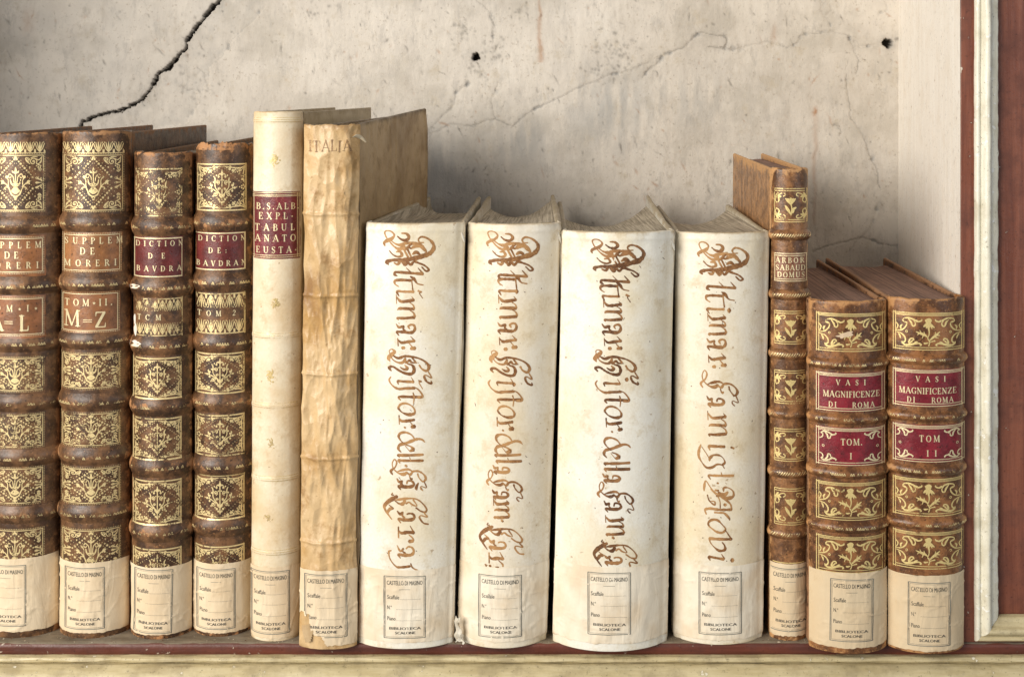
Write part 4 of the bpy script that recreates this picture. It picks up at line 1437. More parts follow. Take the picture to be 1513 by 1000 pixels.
def rope(sp, w=1.1):
    def f(k, yb, j):
        l, r = sp.edges_img(yb)
        x = l + 2
        while x < r - 3:
            k.stroke([(x, yb + 2.5, w * .6), (x + 1.8, yb, w * 1.3), (x + 3.4, yb - 2.5, w * .6)], True, 2)
            x += 3.2
    return f


# ================================================================== THE PLACE
PY_WALL = 0.34
RW = D / (D + PY_WALL)


def seg_dist(X, Y, P):
    """distance to a polyline"""
    best = np.full(X.shape, 1e9)
    P = np.asarray(P, float)
    for a, b in zip(P[:-1], P[1:]):
        x0, x1 = min(a[0], b[0]) - 30, max(a[0], b[0]) + 30
        y0, y1 = min(a[1], b[1]) - 30, max(a[1], b[1]) + 30
        m = (X > x0) & (X < x1) & (Y > y0) & (Y < y1)
        if not m.any():
            continue
        d = b - a
        t = np.clip(((X[m] - a[0]) * d[0] + (Y[m] - a[1]) * d[1]) / (d @ d + 1e-9), 0, 1)
        dd = np.hypot(X[m] - a[0] - t * d[0], Y[m] - a[1] - t * d[1])
        best[m] = np.minimum(best[m], dd)
    return best


def build_wall():
    st = 1.5
    xs = np.arange(-60, 1336, st)
    ys = np.arange(-40, 430, st)
    X, Y = np.meshgrid(xs, ys)
    wx = X + 6 * (fbm(X * .05, Y * .05, 1, 3) - .5) + 2.4 * (fbm(X * .3, Y * .3, 3, 2) - .5)
    wy = Y + 5 * (fbm(X * .05, Y * .05, 2, 3) - .5) + 2.4 * (fbm(X * .3, Y * .3, 4, 2) - .5)
    dark = np.zeros_like(X); rust = np.zeros_like(X); grey = np.zeros_like(X)
    dep = 0.0016 * (fbm(X * .012, Y * .010, 5, 4) - .5) * 2 + 0.0006 * (fbm(X * .12, Y * .03, 6, 3) - .5)
    z = lambda ox, oy, s, L: [(ox + a / s, oy + b / s) for a, b in L]
    big = z(0, 0, 3.026, [(1010, -60), (985, 0), (940, 45), (905, 90), (870, 135), (835, 185), (830, 215), (790, 260), (750, 310), (710, 328), (690, 365), (655, 420), (640, 445), (590, 470), (545, 492), (480, 508), (430, 518), (370, 545), (362, 562), (350, 640)])
    d = seg_dist(X + 2.6 * (fbm(X * .22, Y * .22, 3, 3) - .5) * 2, Y + 2.6 * (fbm(X * .3, Y * .3, 4, 2) - .5) * 2, big)
    wd = 1.75 + 1.6 * (fbm(X * .09, Y * .09, 9, 3) - .5) * 2
    wd = wd * np.clip(1.15 - (Y - 60) / 330, 0.55, 1.2)
    dep += 0.010 * np.clip((wd - d) / 1.2 + .5, 0, 1)
    dark = np.maximum(dark, 0.98 * np.clip((wd - d) / 1.5 + .75, 0, 1))  # shade inside the big crack is put into the colour
    dark = np.maximum(dark, 0.22 * np.exp(-((d - wd) / 3.5).clip(0) ** 1.2))
    thin = []
    s2 = 2.5217
    for L, a in (
        ([(330, 560), (350, 500), (430, 465), (500, 465), (585, 445), (650, 472), (700, 425), (780, 385), (900, 325), (1000, 285), (1060, 270), (1160, 235)], .5),
        ([(1130, 290), (1220, 205), (1290, 180), (1350, 122), (1440, 135), (1448, 165), (1430, 178), (1380, 178)], .55),
        ([(1440, 178), (1513, 185)], .4), ([(350, 480), (430, 390), (440, 345), (490, 310)], .35), ([(585, 445), (570, 380), (600, 310)], .35),
        ([(515, 0), (560, 40), (580, 90), (575, 160)], .4)):
        thin.append((z(500, 0, s2, L), a))
    for L, a in (
        ([(-10, 238), (80, 245), (170, 220), (240, 205), (330, 238), (385, 205), (400, 175), (540, 158), (620, 170), (690, 225), (800, 222)], .45),
        ([(495, -20), (510, 70), (540, 120), (540, 158)], .35), ([(640, 185), (660, 250), (690, 295), (670, 370)], .5),
        ([(625, 370), (635, 470), (640, 570), (700, 650), (740, 760), (780, 850), (785, 930)], .5),
        ([(0, 175), (35, 190), (30, 230), (0, 235)], .5), ([(555, 620), (590, 618), (605, 650), (595, 670)], .45), ([(500, 20), (540, 20), (555, 50), (530, 80)], .35),
        ([(820, 20), (830, 50), (800, 60)], .4)):
        thin.append((z(1063, 0, 3.333, L), a))
    thin.append(([(1200, 372), (1240, 360), (1275, 352), (1300, 360), (1325, 362)], .45))
    thin.append(([(1255, 372), (1290, 330), (1300, 300)], .35))
    lay = z(0, 0, 3.026, [(1205, -20), (1170, 50), (1105, 120), (1040, 175), (995, 250), (930, 300), (935, 380), (870, 410), (885, 470), (820, 550)])
    thin.append((z(0, 0, 3.026, [(1205, -20), (1170, 50), (1105, 120), (1040, 175), (995, 250), (930, 300), (935, 380), (870, 410), (885, 470), (820, 550)]), .3))
    thin.append((z(0, 0, 3.026, [(880, 300), (915, 330), (935, 400)]), .35))
    thin.append((z(0, 0, 3.026, [(810, 380), (840, 405), (870, 400)]), .35))
    for L, a in thin:
        d = seg_dist(wx, wy, L)
        v = fbm(X * .03, Y * .03, int(a * 100) + len(L), 2)
        dark = np.maximum(dark, .72 * a * np.clip(1.15 - d / 1.2, 0, 1) * np.clip(v * 1.9 - .1, .25, 1))
        dark = np.maximum(dark, 0.06 * np.exp(-d / 4))
        dep += 0.0008 * np.clip(1.2 - d / 1.5, 0, 1)
        chip = np.clip(6.0 * (fbm(X * .11, Y * .11, 51 + len(L), 3) - .60), 0, 1) * np.exp(-(d / 3.2) ** 2)
        dep += .0016 * chip
        grey = np.maximum(grey, .8 * chip)
        dark = np.maximum(dark, .28 * chip * (fbm(X * .3, Y * .3, 52, 2) > .5))
    # old plaster layer breaking away beside the big crack
    lay = z(0, 0, 3.026, [(1205, -20), (1170, 50), (1105, 120), (1040, 175), (995, 250), (930, 300), (935, 380), (870, 410), (885, 470), (820, 550)])
    poly = np.array(big + lay[::-1])
    ins = np.zeros(X.shape, bool)
    for (xa, ya), (xb, yb) in zip(poly, np.roll(poly, -1, 0)):
        cnd = ((ya > wy) != (yb > wy))
        ins ^= cnd & (wx < (xb - xa) * (wy - ya) / ((yb - ya) if yb != ya else 1e-9) + xa)
    dl = seg_dist(wx, wy, lay)
    dep += .0011 * ins * np.clip(dl / 2.5, 0, 1)
    grey = np.maximum(grey, ins * (.10 + .5 * np.clip(fbm(X * .09, Y * .09, 33, 4) - .42, 0, 1)))
    left = X < np.interp(Y, [p[1] for p in big], [p[0] for p in big])
    grey = np.maximum(grey, left * .32 * np.clip(1.25 - X / 330, 0, 1) * np.clip(.35 + 1.3 * (fbm(X * .03, Y * .03, 35, 4) - .3), 0, 1))  # shade of the upper-left corner, put into the plaster colour as grey
    dep += .0007 * (fbm(X * .07, Y * .07, 36, 4) - .5) * left
    # nail holes
    for hx, hy, r in ((703, 85, 6.0), (1312, 65, 7.5)):
        an = np.arctan2(Y - hy, X - hx)
        d = np.hypot(wx - hx, (wy - hy) * (1.0 if hx < 1000 else 1.15)) / (.62 + .75 * fbm(np.cos(an) * 1.7 + hx, np.sin(an) * 1.7, 13, 3))
        dep += 0.014 * np.clip((r - d) / 2 + .3, 0, 1)
        dark = np.maximum(dark, .97 * np.clip((r - d) / 2.5 + .6, 0, 1))
        dark = np.maximum(dark, .42 * np.exp(-(d / (r * 1.7)) ** 1.4) * (0.3 + 1.2 * fbm(X * .2, Y * .2, 12, 3)))
        a = (Y < hy + 2) & (Y > hy - 34) & (hx < 1000)
    d = np.hypot(wx - 1326, (wy - 58) * 2)
    dark = np.maximum(dark, .6 * np.exp(-(d / 6) ** 2))
    # rust streaks
    def streak(x, ya, yb, w, a, head):
        f = np.clip((Y - ya) / (yb - ya), 0, 1)
        inside = (Y > ya - 3) & (Y < yb + 3)
        cxs = x + 2 * (fbm(Y * .06, Y * 0, 21, 2) - .5)
        return a * inside * np.exp(-((wx - cxs) / (w * (.6 + .6 * f if head else 1.2 - .6 * f))) ** 2) * (1.0 - .5 * np.abs(f - .5)) * (.5 + fbm(X * .12, Y * .05, 23, 3))
    rust = np.maximum(rust, streak(798, 2, 90, 3.5, .55, True))
    rust = np.maximum(rust, streak(1204, 160, 330, 3.5, .32, False))
    rust = np.maximum(rust, .9 * np.exp(-(((wx - 1203) / 3.5) ** 2 + ((wy - 166) / 6) ** 2)))
    rust = np.maximum(rust, .35 * np.exp(-(((wx - 42) / 9) ** 2 + ((wy - 32) / 15) ** 2)) * fbm(X * .2, Y * .2, 25, 3) * 1.6)
    rust = np.maximum(rust, .3 * np.exp(-(((wx - 1143) / 4) ** 2 + ((wy - 50) / 14) ** 2)))
    # bare grey scrapes
    for gx, gy, sx, sy, a in ((900, 160, 70, 60, .7), (770, 210, 60, 40, .6), (740, 160, 16, 12, .5), (1180, 260, 90, 60, .4), (1020, 150, 90, 40, .45), (640, 240, 60, 50, .55), (60, 90, 60, 60, .25), (20, 150, 30, 60, .3)):
        grey = np.maximum(grey, a * np.exp(-(((X - gx) / sx) ** 2 + ((Y - gy) / sy) ** 2)) * np.clip(2.6 * fbm(X * .10, Y * .022, 31, 4) - .75, 0, 1))
    # knocks, scratches and fly specks
    rng = np.random.default_rng(7)
    for i in range(620):
        x, y = rng.uniform(-30, 1330), rng.uniform(-10, 340)
        l = rng.choice([1.2, 2, 3, 5, 8], p=[.35, .25, .2, .13, .07])
        w = rng.uniform(.7, 1.6)
        a = rng.normal(1.35, .5)
        c, s_ = math.cos(a), math.sin(a)
        i0, i1 = np.searchsorted(xs, (x - 16, x + 16)); j0, j1 = np.searchsorted(ys, (y - 16, y + 16))
        xx, yy = wx[j0:j1, i0:i1] - x, wy[j0:j1, i0:i1] - y
        g = np.exp(-((xx * c + yy * s_) / l) ** 2 - ((-xx * s_ + yy * c) / w) ** 2)
        am = rng.uniform(.12, .6)
        if rng.random() < .3:
            rust[j0:j1, i0:i1] = np.maximum(rust[j0:j1, i0:i1], am * g)
        else:
            dark[j0:j1, i0:i1] = np.maximum(dark[j0:j1, i0:i1], am * g)
        dep[j0:j1, i0:i1] += .0005 * g
    for cx_, cy_, n, sp_ in ((683, 50, 30, 14), (905, 72, 40, 16), (920, 90, 25, 14), (730, 75, 30, 12), (770, 15, 16, 8), (465, 12, 22, 14), (290, 125, 30, 26), (885, 105, 20, 12), (705, 105, 20, 8)):
        for i in range(n):
            x, y = rng.normal(cx_, sp_), rng.normal(cy_, sp_ * .8)
            i0, i1 = np.searchsorted(xs, (x - 8, x + 8)); j0, j1 = np.searchsorted(ys, (y - 8, y + 8))
            xx, yy = wx[j0:j1, i0:i1] - x, wy[j0:j1, i0:i1] - y
            g = rng.uniform(.15, .5) * np.exp(-(xx ** 2 + yy ** 2) / rng.uniform(1, 7))
            dark[j0:j1, i0:i1] = np.maximum(dark[j0:j1, i0:i1], g)
    P = np.stack([(X - XV) * S / RW, PY_WALL + dep, CZ + (YV - Y) * S / RW], -1)
    mb = MB()
    mb.grid(P, 0, dark.ravel() * 0)
    n0 = mb.n
    # the rest of the wall, behind the books and beyond the frame
    x0, x1 = P[0, 0, 0], P[0, -1, 0]
    z0, z1 = P[0, 0, 2], P[-1, 0, 2]
    yw = PY_WALL + .0003
    B = []
    def rect(a, b, c, d):
        mb.add([(a, yw, c), (b, yw, c), (b, yw, d), (a, yw, d)], [(0, 1, 2, 3)])
    rect(x0 - .25, x1 + .02, -.02, z1)
    rect(x0 - .25, x0, z1, z0)
    rect(x0 - .25, x1 + .02, z0, z0 + .35)
    pad = mb.n - n0
    z_ = lambda a: np.concatenate([a.ravel(), np.zeros(pad)])
    o = mb.build('back_wall', [m_wall()], None, (0, 0, 0), True, {'dark': z_(dark), 'rust': z_(rust), 'grey': z_(grey)})
    o['kind'] = 'structure'
    return o


build_wall()

# side walls of the niche: painted boards running from the frame to the back wall
M_SIDE = m_paint('limewash', (0.85, 0.785, 0.69), (0.92, 0.87, 0.79), 11, (1.0, 1.0, 0.05), (0.55, 0.38, 0.27), 0.6, (0.70, 0.74), (0.80, 0.72, 0.61))


def side_wall(name, xf, xb, flip):
    mb = MB()
    n, m = 60, 120
    f, h = np.meshgrid(np.linspace(0, 1, n), np.linspace(-.01, .95, m))
    X = (xf + (xb - xf) * f - XV) * S + .0012 * (fbm(f * 14, h * 3, 41, 3) - .5)
    Y = .0036 + (PY_WALL - .0016) * f
    mb.grid(np.stack([X, Y, h], -1), 0, None, flip)
    o = mb.build(name, [M_SIDE])
    o['kind'] = 'structure'
    return o


side_wall('side_wall', 1421, XV + (1328 - XV) / RW, False)
side_wall('side_wall', -400, -370, True)

# shelf the books stand on
M_DUST = m_paint('dusty_wood', (0.115, 0.085, 0.055), (0.22, 0.175, 0.12), 12, (0.25, 1, 1), None, 0.75, dirt=(0.26, 0.22, 0.165))
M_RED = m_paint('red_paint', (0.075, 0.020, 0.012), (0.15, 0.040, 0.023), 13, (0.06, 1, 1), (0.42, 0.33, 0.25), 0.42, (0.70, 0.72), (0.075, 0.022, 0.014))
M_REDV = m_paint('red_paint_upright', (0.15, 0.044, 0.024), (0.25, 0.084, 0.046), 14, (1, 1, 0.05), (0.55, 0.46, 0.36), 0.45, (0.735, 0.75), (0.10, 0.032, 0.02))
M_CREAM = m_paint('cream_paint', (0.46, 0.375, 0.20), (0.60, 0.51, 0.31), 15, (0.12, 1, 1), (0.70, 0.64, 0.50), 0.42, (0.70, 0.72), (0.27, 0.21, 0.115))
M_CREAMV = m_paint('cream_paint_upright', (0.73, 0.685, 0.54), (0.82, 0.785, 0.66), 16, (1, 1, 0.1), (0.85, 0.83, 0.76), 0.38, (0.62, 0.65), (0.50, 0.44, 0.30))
XL, XR = (-480 - XV) * S, (2500 - XV) * S


def sweep_x(mb, prof, n=500, amp=0.0004, seed=0, wear=0.0):
    xs = np.linspace(XL, XR, n)
    prof = np.array(prof, float)
    Xg, I = np.meshgrid(xs, np.arange(len(prof)), indexing='ij')
    pr = prof[I]
    nz = amp * 2 * (fbm(Xg * 60, I * .35, seed, 4) - .5)
    nz2 = amp * 2 * (fbm(Xg * 60 + 31, I * .35, seed + 3, 4) - .5)
    mb.grid(np.stack([Xg, pr[..., 0] + nz, pr[..., 1] + nz2], -1), 0, np.full(Xg.shape, wear) + np.zeros(Xg.shape), flip=True)


def dense(P, k=4):
    P = np.array([(a, b, 1.0) for a, b in P])
    return catmull(P, k)[:, :2]


mb = MB()
sweep_x(mb, [(PY_WALL, 0.0), (.2, 0), (.1, 0), (.05, 0), (.03, 0), (.015, 0), (.006, 0), (.002, -.0001), (.0009, -.0012)], 420, .00025, 51)
shelf = mb.build('shelf', [M_DUST])
shelf['kind'] = 'structure'
mb = MB()
sweep_x(mb, [(.0016, -.0006), (.0002, -.0016), (-.0001, -.004), (-.0001, -.007), (.0, -.0098), (.0015, -.0112)], 500, .00022, 52, .15)
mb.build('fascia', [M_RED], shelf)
mb = MB()
pr = dense([(.002, -.0098), (-.002, -.0098), (-.0052, -.0102), (-.0066, -.0118), (-.0062, -.0138), (-.0038, -.0148), (-.004, -.0155), (-.0085, -.0150), (-.0135, -.0165), (-.018, -.0205), (-.0205, -.0265), (-.020, -.034), (-.016, -.042), (-.010, -.046), (-.002, -.048)], 4)
sweep_x(mb, pr, 620, .0006, 53, .1)
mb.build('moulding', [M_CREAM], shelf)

# panelled frame right of the niche
fx = lambda px: (px - XV) * S
fz = lambda py: (YS - py) * S
org = (fx(1500), 0.01, 0)
frame = thing('panelled_frame', org, 'dark red painted wooden panel edged by a cream moulding at the right of the books', 'panelling')
mb = MB()


def quad_box(mb, x0, x1, y0, y1, z0, z1, r=.0008, res=.02):
    rbox(mb, (x1 - x0, y1 - y0, z1 - z0), r, res, lambda Q: Q + np.array([x0, y0, z0]), 0,
         lambda Q: 0.5 * np.exp(-np.minimum(Q[..., 0], x1 - x0 - Q[..., 0]) / .0015))


quad_box(mb, fx(1420.5), fx(1476), .0012, .0034, .0004, .95)
mb.build('stile', [M_REDV], frame, org)
mb = MB()
quad_box(mb, fx(1476.3), fx(2500), .0012, .022, .0004, fz(913))
mb.build('rail', [M_RED], frame, org)
mb = MB()
quad_box(mb, fx(1476.3), fx(2500), .006, .020, fz(912.6), .95)
mb.build('panel', [M_REDV], frame, org)
prof = [(0, 0), (.4, 2.6), (2.2, 4.6), (5, 5.0), (7.2, 3.9), (8.4, 3.6), (10, 5.6), (13.5, 8.2), (17.5, 8.8), (21, 7.4), (23.4, 4.6), (24.6, 4.3), (28, 3.4), (32, 2.2), (35, .8), (36.3, -3.6)]
pr = catmull([(a, b, 1) for a, b in prof], 3)[:, :2]
path = [(-330 + i * 6.0, 0) for i in range(int((946 + 330) / 6))]
mb = MB()
rows = []
ss, hh = pr[:, 0], pr[:, 1] * .001
for i in range(214):
    py = -330 + i * (946 + 330) / 213 if i < 213 else 946
    pyv = np.minimum(np.full(len(ss), py), 946 - ss)
    if i == 213:
        pyv = 946 - ss
    nx = 1.5 * (fbm(pyv * .03, ss * .06, 61, 4) - .5) + 2.2 * (fbm(pyv * .12, ss * 0, 67, 3) - .5) * np.clip((ss - 28) / 8, 0, 1)
    nh = .0007 * (fbm(pyv * .05, ss * .1, 62, 4) - .5)
    rows.append(np.stack([fx(1440 + ss + nx), .0012 - hh + nh, fz(pyv)], -1))
hor = []
for i in range(60):
    f = i / 59
    px = (1440 + ss) * (1 - f) + 2500 * f
    ny = 1.6 * (fbm(px * .03, ss * .06, 63, 4) - .5)
    nh = .0007 * (fbm(px * .05, ss * .1, 64, 4) - .5)
    hor.append(np.stack([fx(px), .0012 - hh + nh, fz(946 - ss + ny)], -1))
mb.grid(np.array(rows), 0, np.random.default_rng(3).random((214, len(ss))) * .1)
o1 = mb.build('moulding', [M_CREAMV], frame, org)
mb = MB()
mb.grid(np.array(hor), 0, np.random.default_rng(4).random((60, len(ss))) * .1)
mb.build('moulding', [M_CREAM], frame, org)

# ================================================================== THE BOOKS
TANP = m_pages('old_pages', (0.38, 0.31, 0.215), (0.53, 0.45, 0.335), 1)
REDP = m_pages('red_sprinkled_pages', (0.17, 0.085, 0.058), (0.28, 0.155, 0.11), 2)
GOLDM = m_gold('gilt', 1, 0.43)
GOLDW = m_gold('worn_gilt', 2, 0.503)
GOLDF = m_gold('fresh_gilt', 3, 0.39, (0.92, 0.71, 0.30))
GOLDP = m_gold('pale_gilt', 4, 0.46, (0.72, 0.54, 0.24))
GOLDT = m_gold('title_gilt', 5, 0.33, (0.95, 0.80, 0.48))


def build_moreri(vol):
    x = -18 if vol == 1 else 90
    dxl = 0 if vol == 2 else -112
    bands = [(330, 13, 4.6), (420, 13, 4.6), (504, 13, 4.6), (595, 13, 4.6), (675, 13, 4.6), (760, 13, 4.6)] if vol == 2 else \
            [(333, 13, 4.6), (423, 13, 4.6), (508, 13, 4.6), (596, 13, 4.6), (677, 13, 4.6), (761, 13, 4.6)]
    if vol == 2:
        sp = Spine(90, 190, 86, 188, 197, 943, .020, .95, bands, chew=2.0, seed=2)
        lab = 'brown leather book with gilt spine lettered M=Z on its volume label'
    else:
        sp = Spine(-20, 86, -22, 84, 199, 942, .020, .95, bands, chew=1.6, seed=1)
        lab = 'brown leather book with gilt spine lettered L, cut by the left picture edge'
    org = base_of(sp, .27)
    root = thing('leather_book', org, lab, 'book', 'brown leather dictionary volumes with gilt spines')
    lm = m_leather('calf_leather', (0.078, 0.038, 0.018), (0.165, 0.083, 0.037), (0.36, 0.185, 0.078), 20 + vol, .34, -.04)
    g = Ink()
    x0, x1 = (95, 181) if vol == 2 else (-18, 64)
    a0, a1 = (93, 176) if vol == 2 else (-19, 63)
    frieze(g, x0 - 2, x1 + 2, 210, 225, 6, True)
    g.line(x0 - 2, 226.4, x1 + 3, 226.4, 1.0)
    moreri_panel(g, x0, 230, x1, 311)
    for (p, q) in (((521, 576), (609, 661), (690, 746), (781, 850)) if vol == 2 else ((527, 580), (611, 663), (690, 746), (781, 850))):
        moreri_panel(g, a0, p + 3, a1, q - 3)
    leather_spine(sp, root, org, [lm, GOLDM, GOLDW], g, band_zig(sp, .9, vol, 3.6, 1.8, 1))
    t = Ink()
    v = Ink()
    if vol == 2:
        text(t, 'SUPPLEM', 96, 181, 351, 360.5)
        text(t, 'DE', 118, 140, 366, 376)
        text(t, 'MORERI', 95.5, 172, 384, 393.5)
        frame_dotted(t, 95.5, 347.5, 176.5, 399.5, 1.0)
        text(v, 'TOM*II.', 96, 166, 442, 452)
        text(v, 'M', 95, 117, 458.5, 482.5, bold=.75)
        g2 = [(123, 473), (123, 476)]
        v.line(123, 472.5, 136, 472.5, .9)
        v.line(123, 475.5, 136, 475.5, .9)
        text(v, 'Z', 140, 163, 461, 484)
        frame_dotted(v, 93.5, 434.5, 173.5, 488.5, 1.0)
        leather_label('title_label', root, org, sp, 92, 344, 181, 403, (0.33, 0.145, 0.055), t, GOLDT, 30)
        leather_label('volume_label', root, org, sp, 90, 431, 178, 492, (0.28, 0.12, 0.05), v, GOLDT, 31)
    else:
        text(t, 'SUPPLEM', -26, 61, 357.5, 367)
        text(t, 'DE', 6.5, 27.5, 372, 382)
        text(t, 'MORERI', -24, 57, 387.5, 397)
        frame_dotted(t, -19, 353, 62.5, 402, 1.0)
        text(v, 'TOM*I*', -22, 55, 451, 460.5)
        text(v, 'A', -14, 4, 466, 489, bold=.9)
        v.line(7, 475, 19, 475, .9)
        v.line(7, 478, 19, 478, .9)
        text(v, 'L', 28, 53, 466, 489)
        frame_dotted(v, -19, 442, 62.5, 494, 1.0)
        leather_label('title_label', root, org, sp, -21, 348, 68, 409, (0.31, 0.13, 0.05), t, GOLDT, 32)
        leather_label('volume_label', root, org, sp, -21, 437, 68, 500, (0.29, 0.12, 0.05), v, GOLDT, 33)
    cm = m_leather('cover_leather', (0.055, 0.026, 0.013), (0.105, 0.052, 0.026), (0.22, 0.11, 0.05), 25 + vol, .4, -.1)
    for side in (-1, 1):
        slab('cover', [cm], root, org, sp, side, .245, .0036, 2 * side, 3, 1.0, jut=-.6)
    pages([REDP], root, org, sp, .245, .002, (-2, 2), .012, 7)
    if vol == 2:
        shelfmark(root, org, sp, 831, 935, (97, 839, 154, 929), 40, .0)
    else:
        shelfmark(root, org, sp, 826, 934, (-22, 836, 38, 925), 41, .0, slant=-.02)


build_moreri(1)
build_moreri(2)


def build_diction(vol):
    if vol == 1:
        bands = [(336, 14, 4.8), (426, 14, 4.8), (512, 14, 4.8), (602, 14, 4.8), (692, 14, 4.8), (788, 14, 4.8)]
        sp = Spine(197, 281, 192, 281, 228, 944, .019, .95, bands, chew=1.6, seed=3)
        lab = 'brown leather book with red label, rubbed gilt and white chips on its spine bands'
        P = ((250, 319), (530, 589), (619, 679), (711, 775), (812, 870))
        X = ((201, 269), (197, 268))
    else:
        bands = [(330, 14, 4.8), (418, 14, 4.8), (508, 14, 4.8), (596, 14, 4.8), (690, 14, 4.8), (780, 14, 4.8)]
        sp = Spine(288, 371, 284, 371, 218, 940, .019, .95, bands, chew=6.0, seed=4)
        lab = 'brown leather book with red label, TOM 2 in gilt and torn leather at its head'
        P = ((243, 311), (523, 581), (614, 673), (703, 767), (808, 870))
        X = ((292, 364), (289, 361))
    org = base_of(sp, .27)
    root = thing('leather_book', org, lab, 'book', 'brown leather dictionary volumes with gilt spines')
    lm = m_leather('calf_leather', (0.066, 0.032, 0.016), (0.165, 0.082, 0.036), (0.42, 0.205, 0.083), 44 + vol, .36, .02)
    g = Ink()
    gw, gv, tt = Ink(), Ink(), Ink()
    for i, (p, q) in enumerate(P):
        a, b = X[0] if i == 0 else X[1]
        diction_panel(gw if (vol == 1 and i == 0) else g, a, p, b, q)
    mats = [lm, GOLDM, GOLDW, GOLDT]
    v = Ink()
    if vol == 1:
        frieze(gv, 201, 268, 444, 460, 6, False)
        frieze(gv, 201, 268, 478, 494, 6, True)
        for yy in (442, 496):
            gv.line(199, yy, 269, yy, 1.4)
        gv.line(269, 440, 269, 498, 1.2)
        text(tt, 'T', 203, 210, 465, 473)
        text(tt, 'C', 215, 222, 465, 473)
        text(tt, 'M', 230, 241, 465, 473)
    else:
        frieze(g, 291, 360, 436, 455, 5, False)
        frieze(g, 291, 360, 473, 491, 5, True)
        for yy in (434.5, 492.5):
            g.line(290, yy, 361, yy, 1.6)
        g.line(361.5, 433, 361.5, 494, 2.4)
        text(tt, 'TOM', 292, 327, 459, 467)
        text(tt, '2', 343.5, 351, 459, 467)
    so = leather_spine(sp, root, org, mats, g, band_zig(sp, .8, 7 + vol, 3.4, 1.9, 0), title=tt)
    # rubbed gilt as part of the same spine mesh would need a third slot: lay it in its own pass
    for gg in (gw, gv):
        if gg.items:
            mbw = MB()
            gg.lay(mbw, sp.pos, 0, 0.00014)
            mbw.build('gilt_panel', [GOLDW], so, org)
    t = Ink()
    red = (0.15, 0.027, 0.025)
    if vol == 1:
        text(t, 'DICTION', 201, 270, 356, 364)
        text(t, 'DE', 219, 244, 374, 382)
        text(t, 'BAVDRA', 202, 268, 393, 401)
        t.line(199, 352.5, 269, 352.5, 1.8)
        t.line(199, 409, 269, 409, 1.8)
        t.line(199.5, 352, 199.5, 409, 1.2)
        t.line(268.5, 352, 268.5, 409, 1.2)
        leather_label('title_label', root, org, sp, 197, 350, 271, 411, red, t, GOLDT, 50, (0.22, 0.08, 0.05))
        # bare white paste where leather has flaked off
        pm = m_paper('bare_paste', (0.78, 0.70, 0.60), 77)
        for cx, cy, rx, ry in ((202, 424.5, 7.5, 3.0), (203, 509, 9, 4.2), (200.5, 490, 2.2, 9), (199.6, 475, 1.4, 8)):
            m = MB()
            a = np.linspace(0, 2 * np.pi, 22, endpoint=False)
            rr = .75 + .5 * vnoise(np.cos(a) * 2 + cx, np.sin(a) * 2 + cy, 0, 5)
            pts = np.vstack([np.stack([cx + rx * rr * np.cos(a), cy + ry * rr * np.sin(a) - .12 * rx * np.cos(a)], -1), [(cx, cy)]])
            m.add(sp.pos(pts[:, 0], pts[:, 1], .0003), [(j, (j + 1) % 22, 22) for j in range(22)])
            m.build('flaked_patch', [pm], so, org)
    else:
        text(t, 'DICTION', 293, 362, 348.5, 356.5)
        text(t, 'DE:', 308, 335, 366, 374)
        text(t, 'BAVDRAN', 290.5, 363, 385, 393)
        t.line(290, 344.8, 362, 344.8, 1.8)
        t.line(290, 398.5, 362, 398.5, 1.8)
        t.line(361.5, 344, 361.5, 399, 2.2)
        leather_label('title_label', root, org, sp, 289, 343, 364, 400, red, t, GOLDT, 51, (0.2, 0.06, 0.04))
        # torn flaps of leather standing up at the head
        m = MB()
        for (xa, xb, h, sd) in ((294, 307, 7, 1), (308, 320, 5, 2), (321, 346, 7.5, 3)):
            n = 14
            xs = np.linspace(xa, xb, n)
            rows = []
            for j, f in enumerate(np.linspace(0, 1, 6)):
                hh_ = h * (0.45 + .8 * fbm(xs * .35, xs * 0, sd, 3)) * np.clip(np.minimum(xs - xa, xb - xs) / 2.5 + .2, 0, 1)
                p = sp.pos(xs, np.full(n, 222.0), .0006 - .002 * f * (fbm(xs * .2, xs * 0, sd + 9, 2)))
                p[:, 2] += (f * (hh_ + 5)) * S
                rows.append(p)
            m.grid(np.array(rows)[::-1], 0, np.full((6, n), .65))
        m.build('torn_headcap', [lm], so, org)
    cm = m_leather('cover_leather', (0.05, 0.024, 0.012), (0.10, 0.05, 0.025), (0.21, 0.11, 0.05), 47 + vol, .42, -.1)
    for side in (-1, 1):
        slab('cover', [cm], root, org, sp, side, .26, .0036, (3 if side < 0 else 8), 6, 0.0, jut=-.6)
    pages([TANP], root, org, sp, .26, .002, (3, 8), .012, 7)
    if vol == 1:
        shelfmark(root, org, sp, 838, 938, (199.5, 842, 254, 935), 42, .022)
    else:
        shelfmark(root, org, sp, 832.5, 935, (292, 841, 347, 929), 43, 0)


build_diction(1)
build_diction(2)


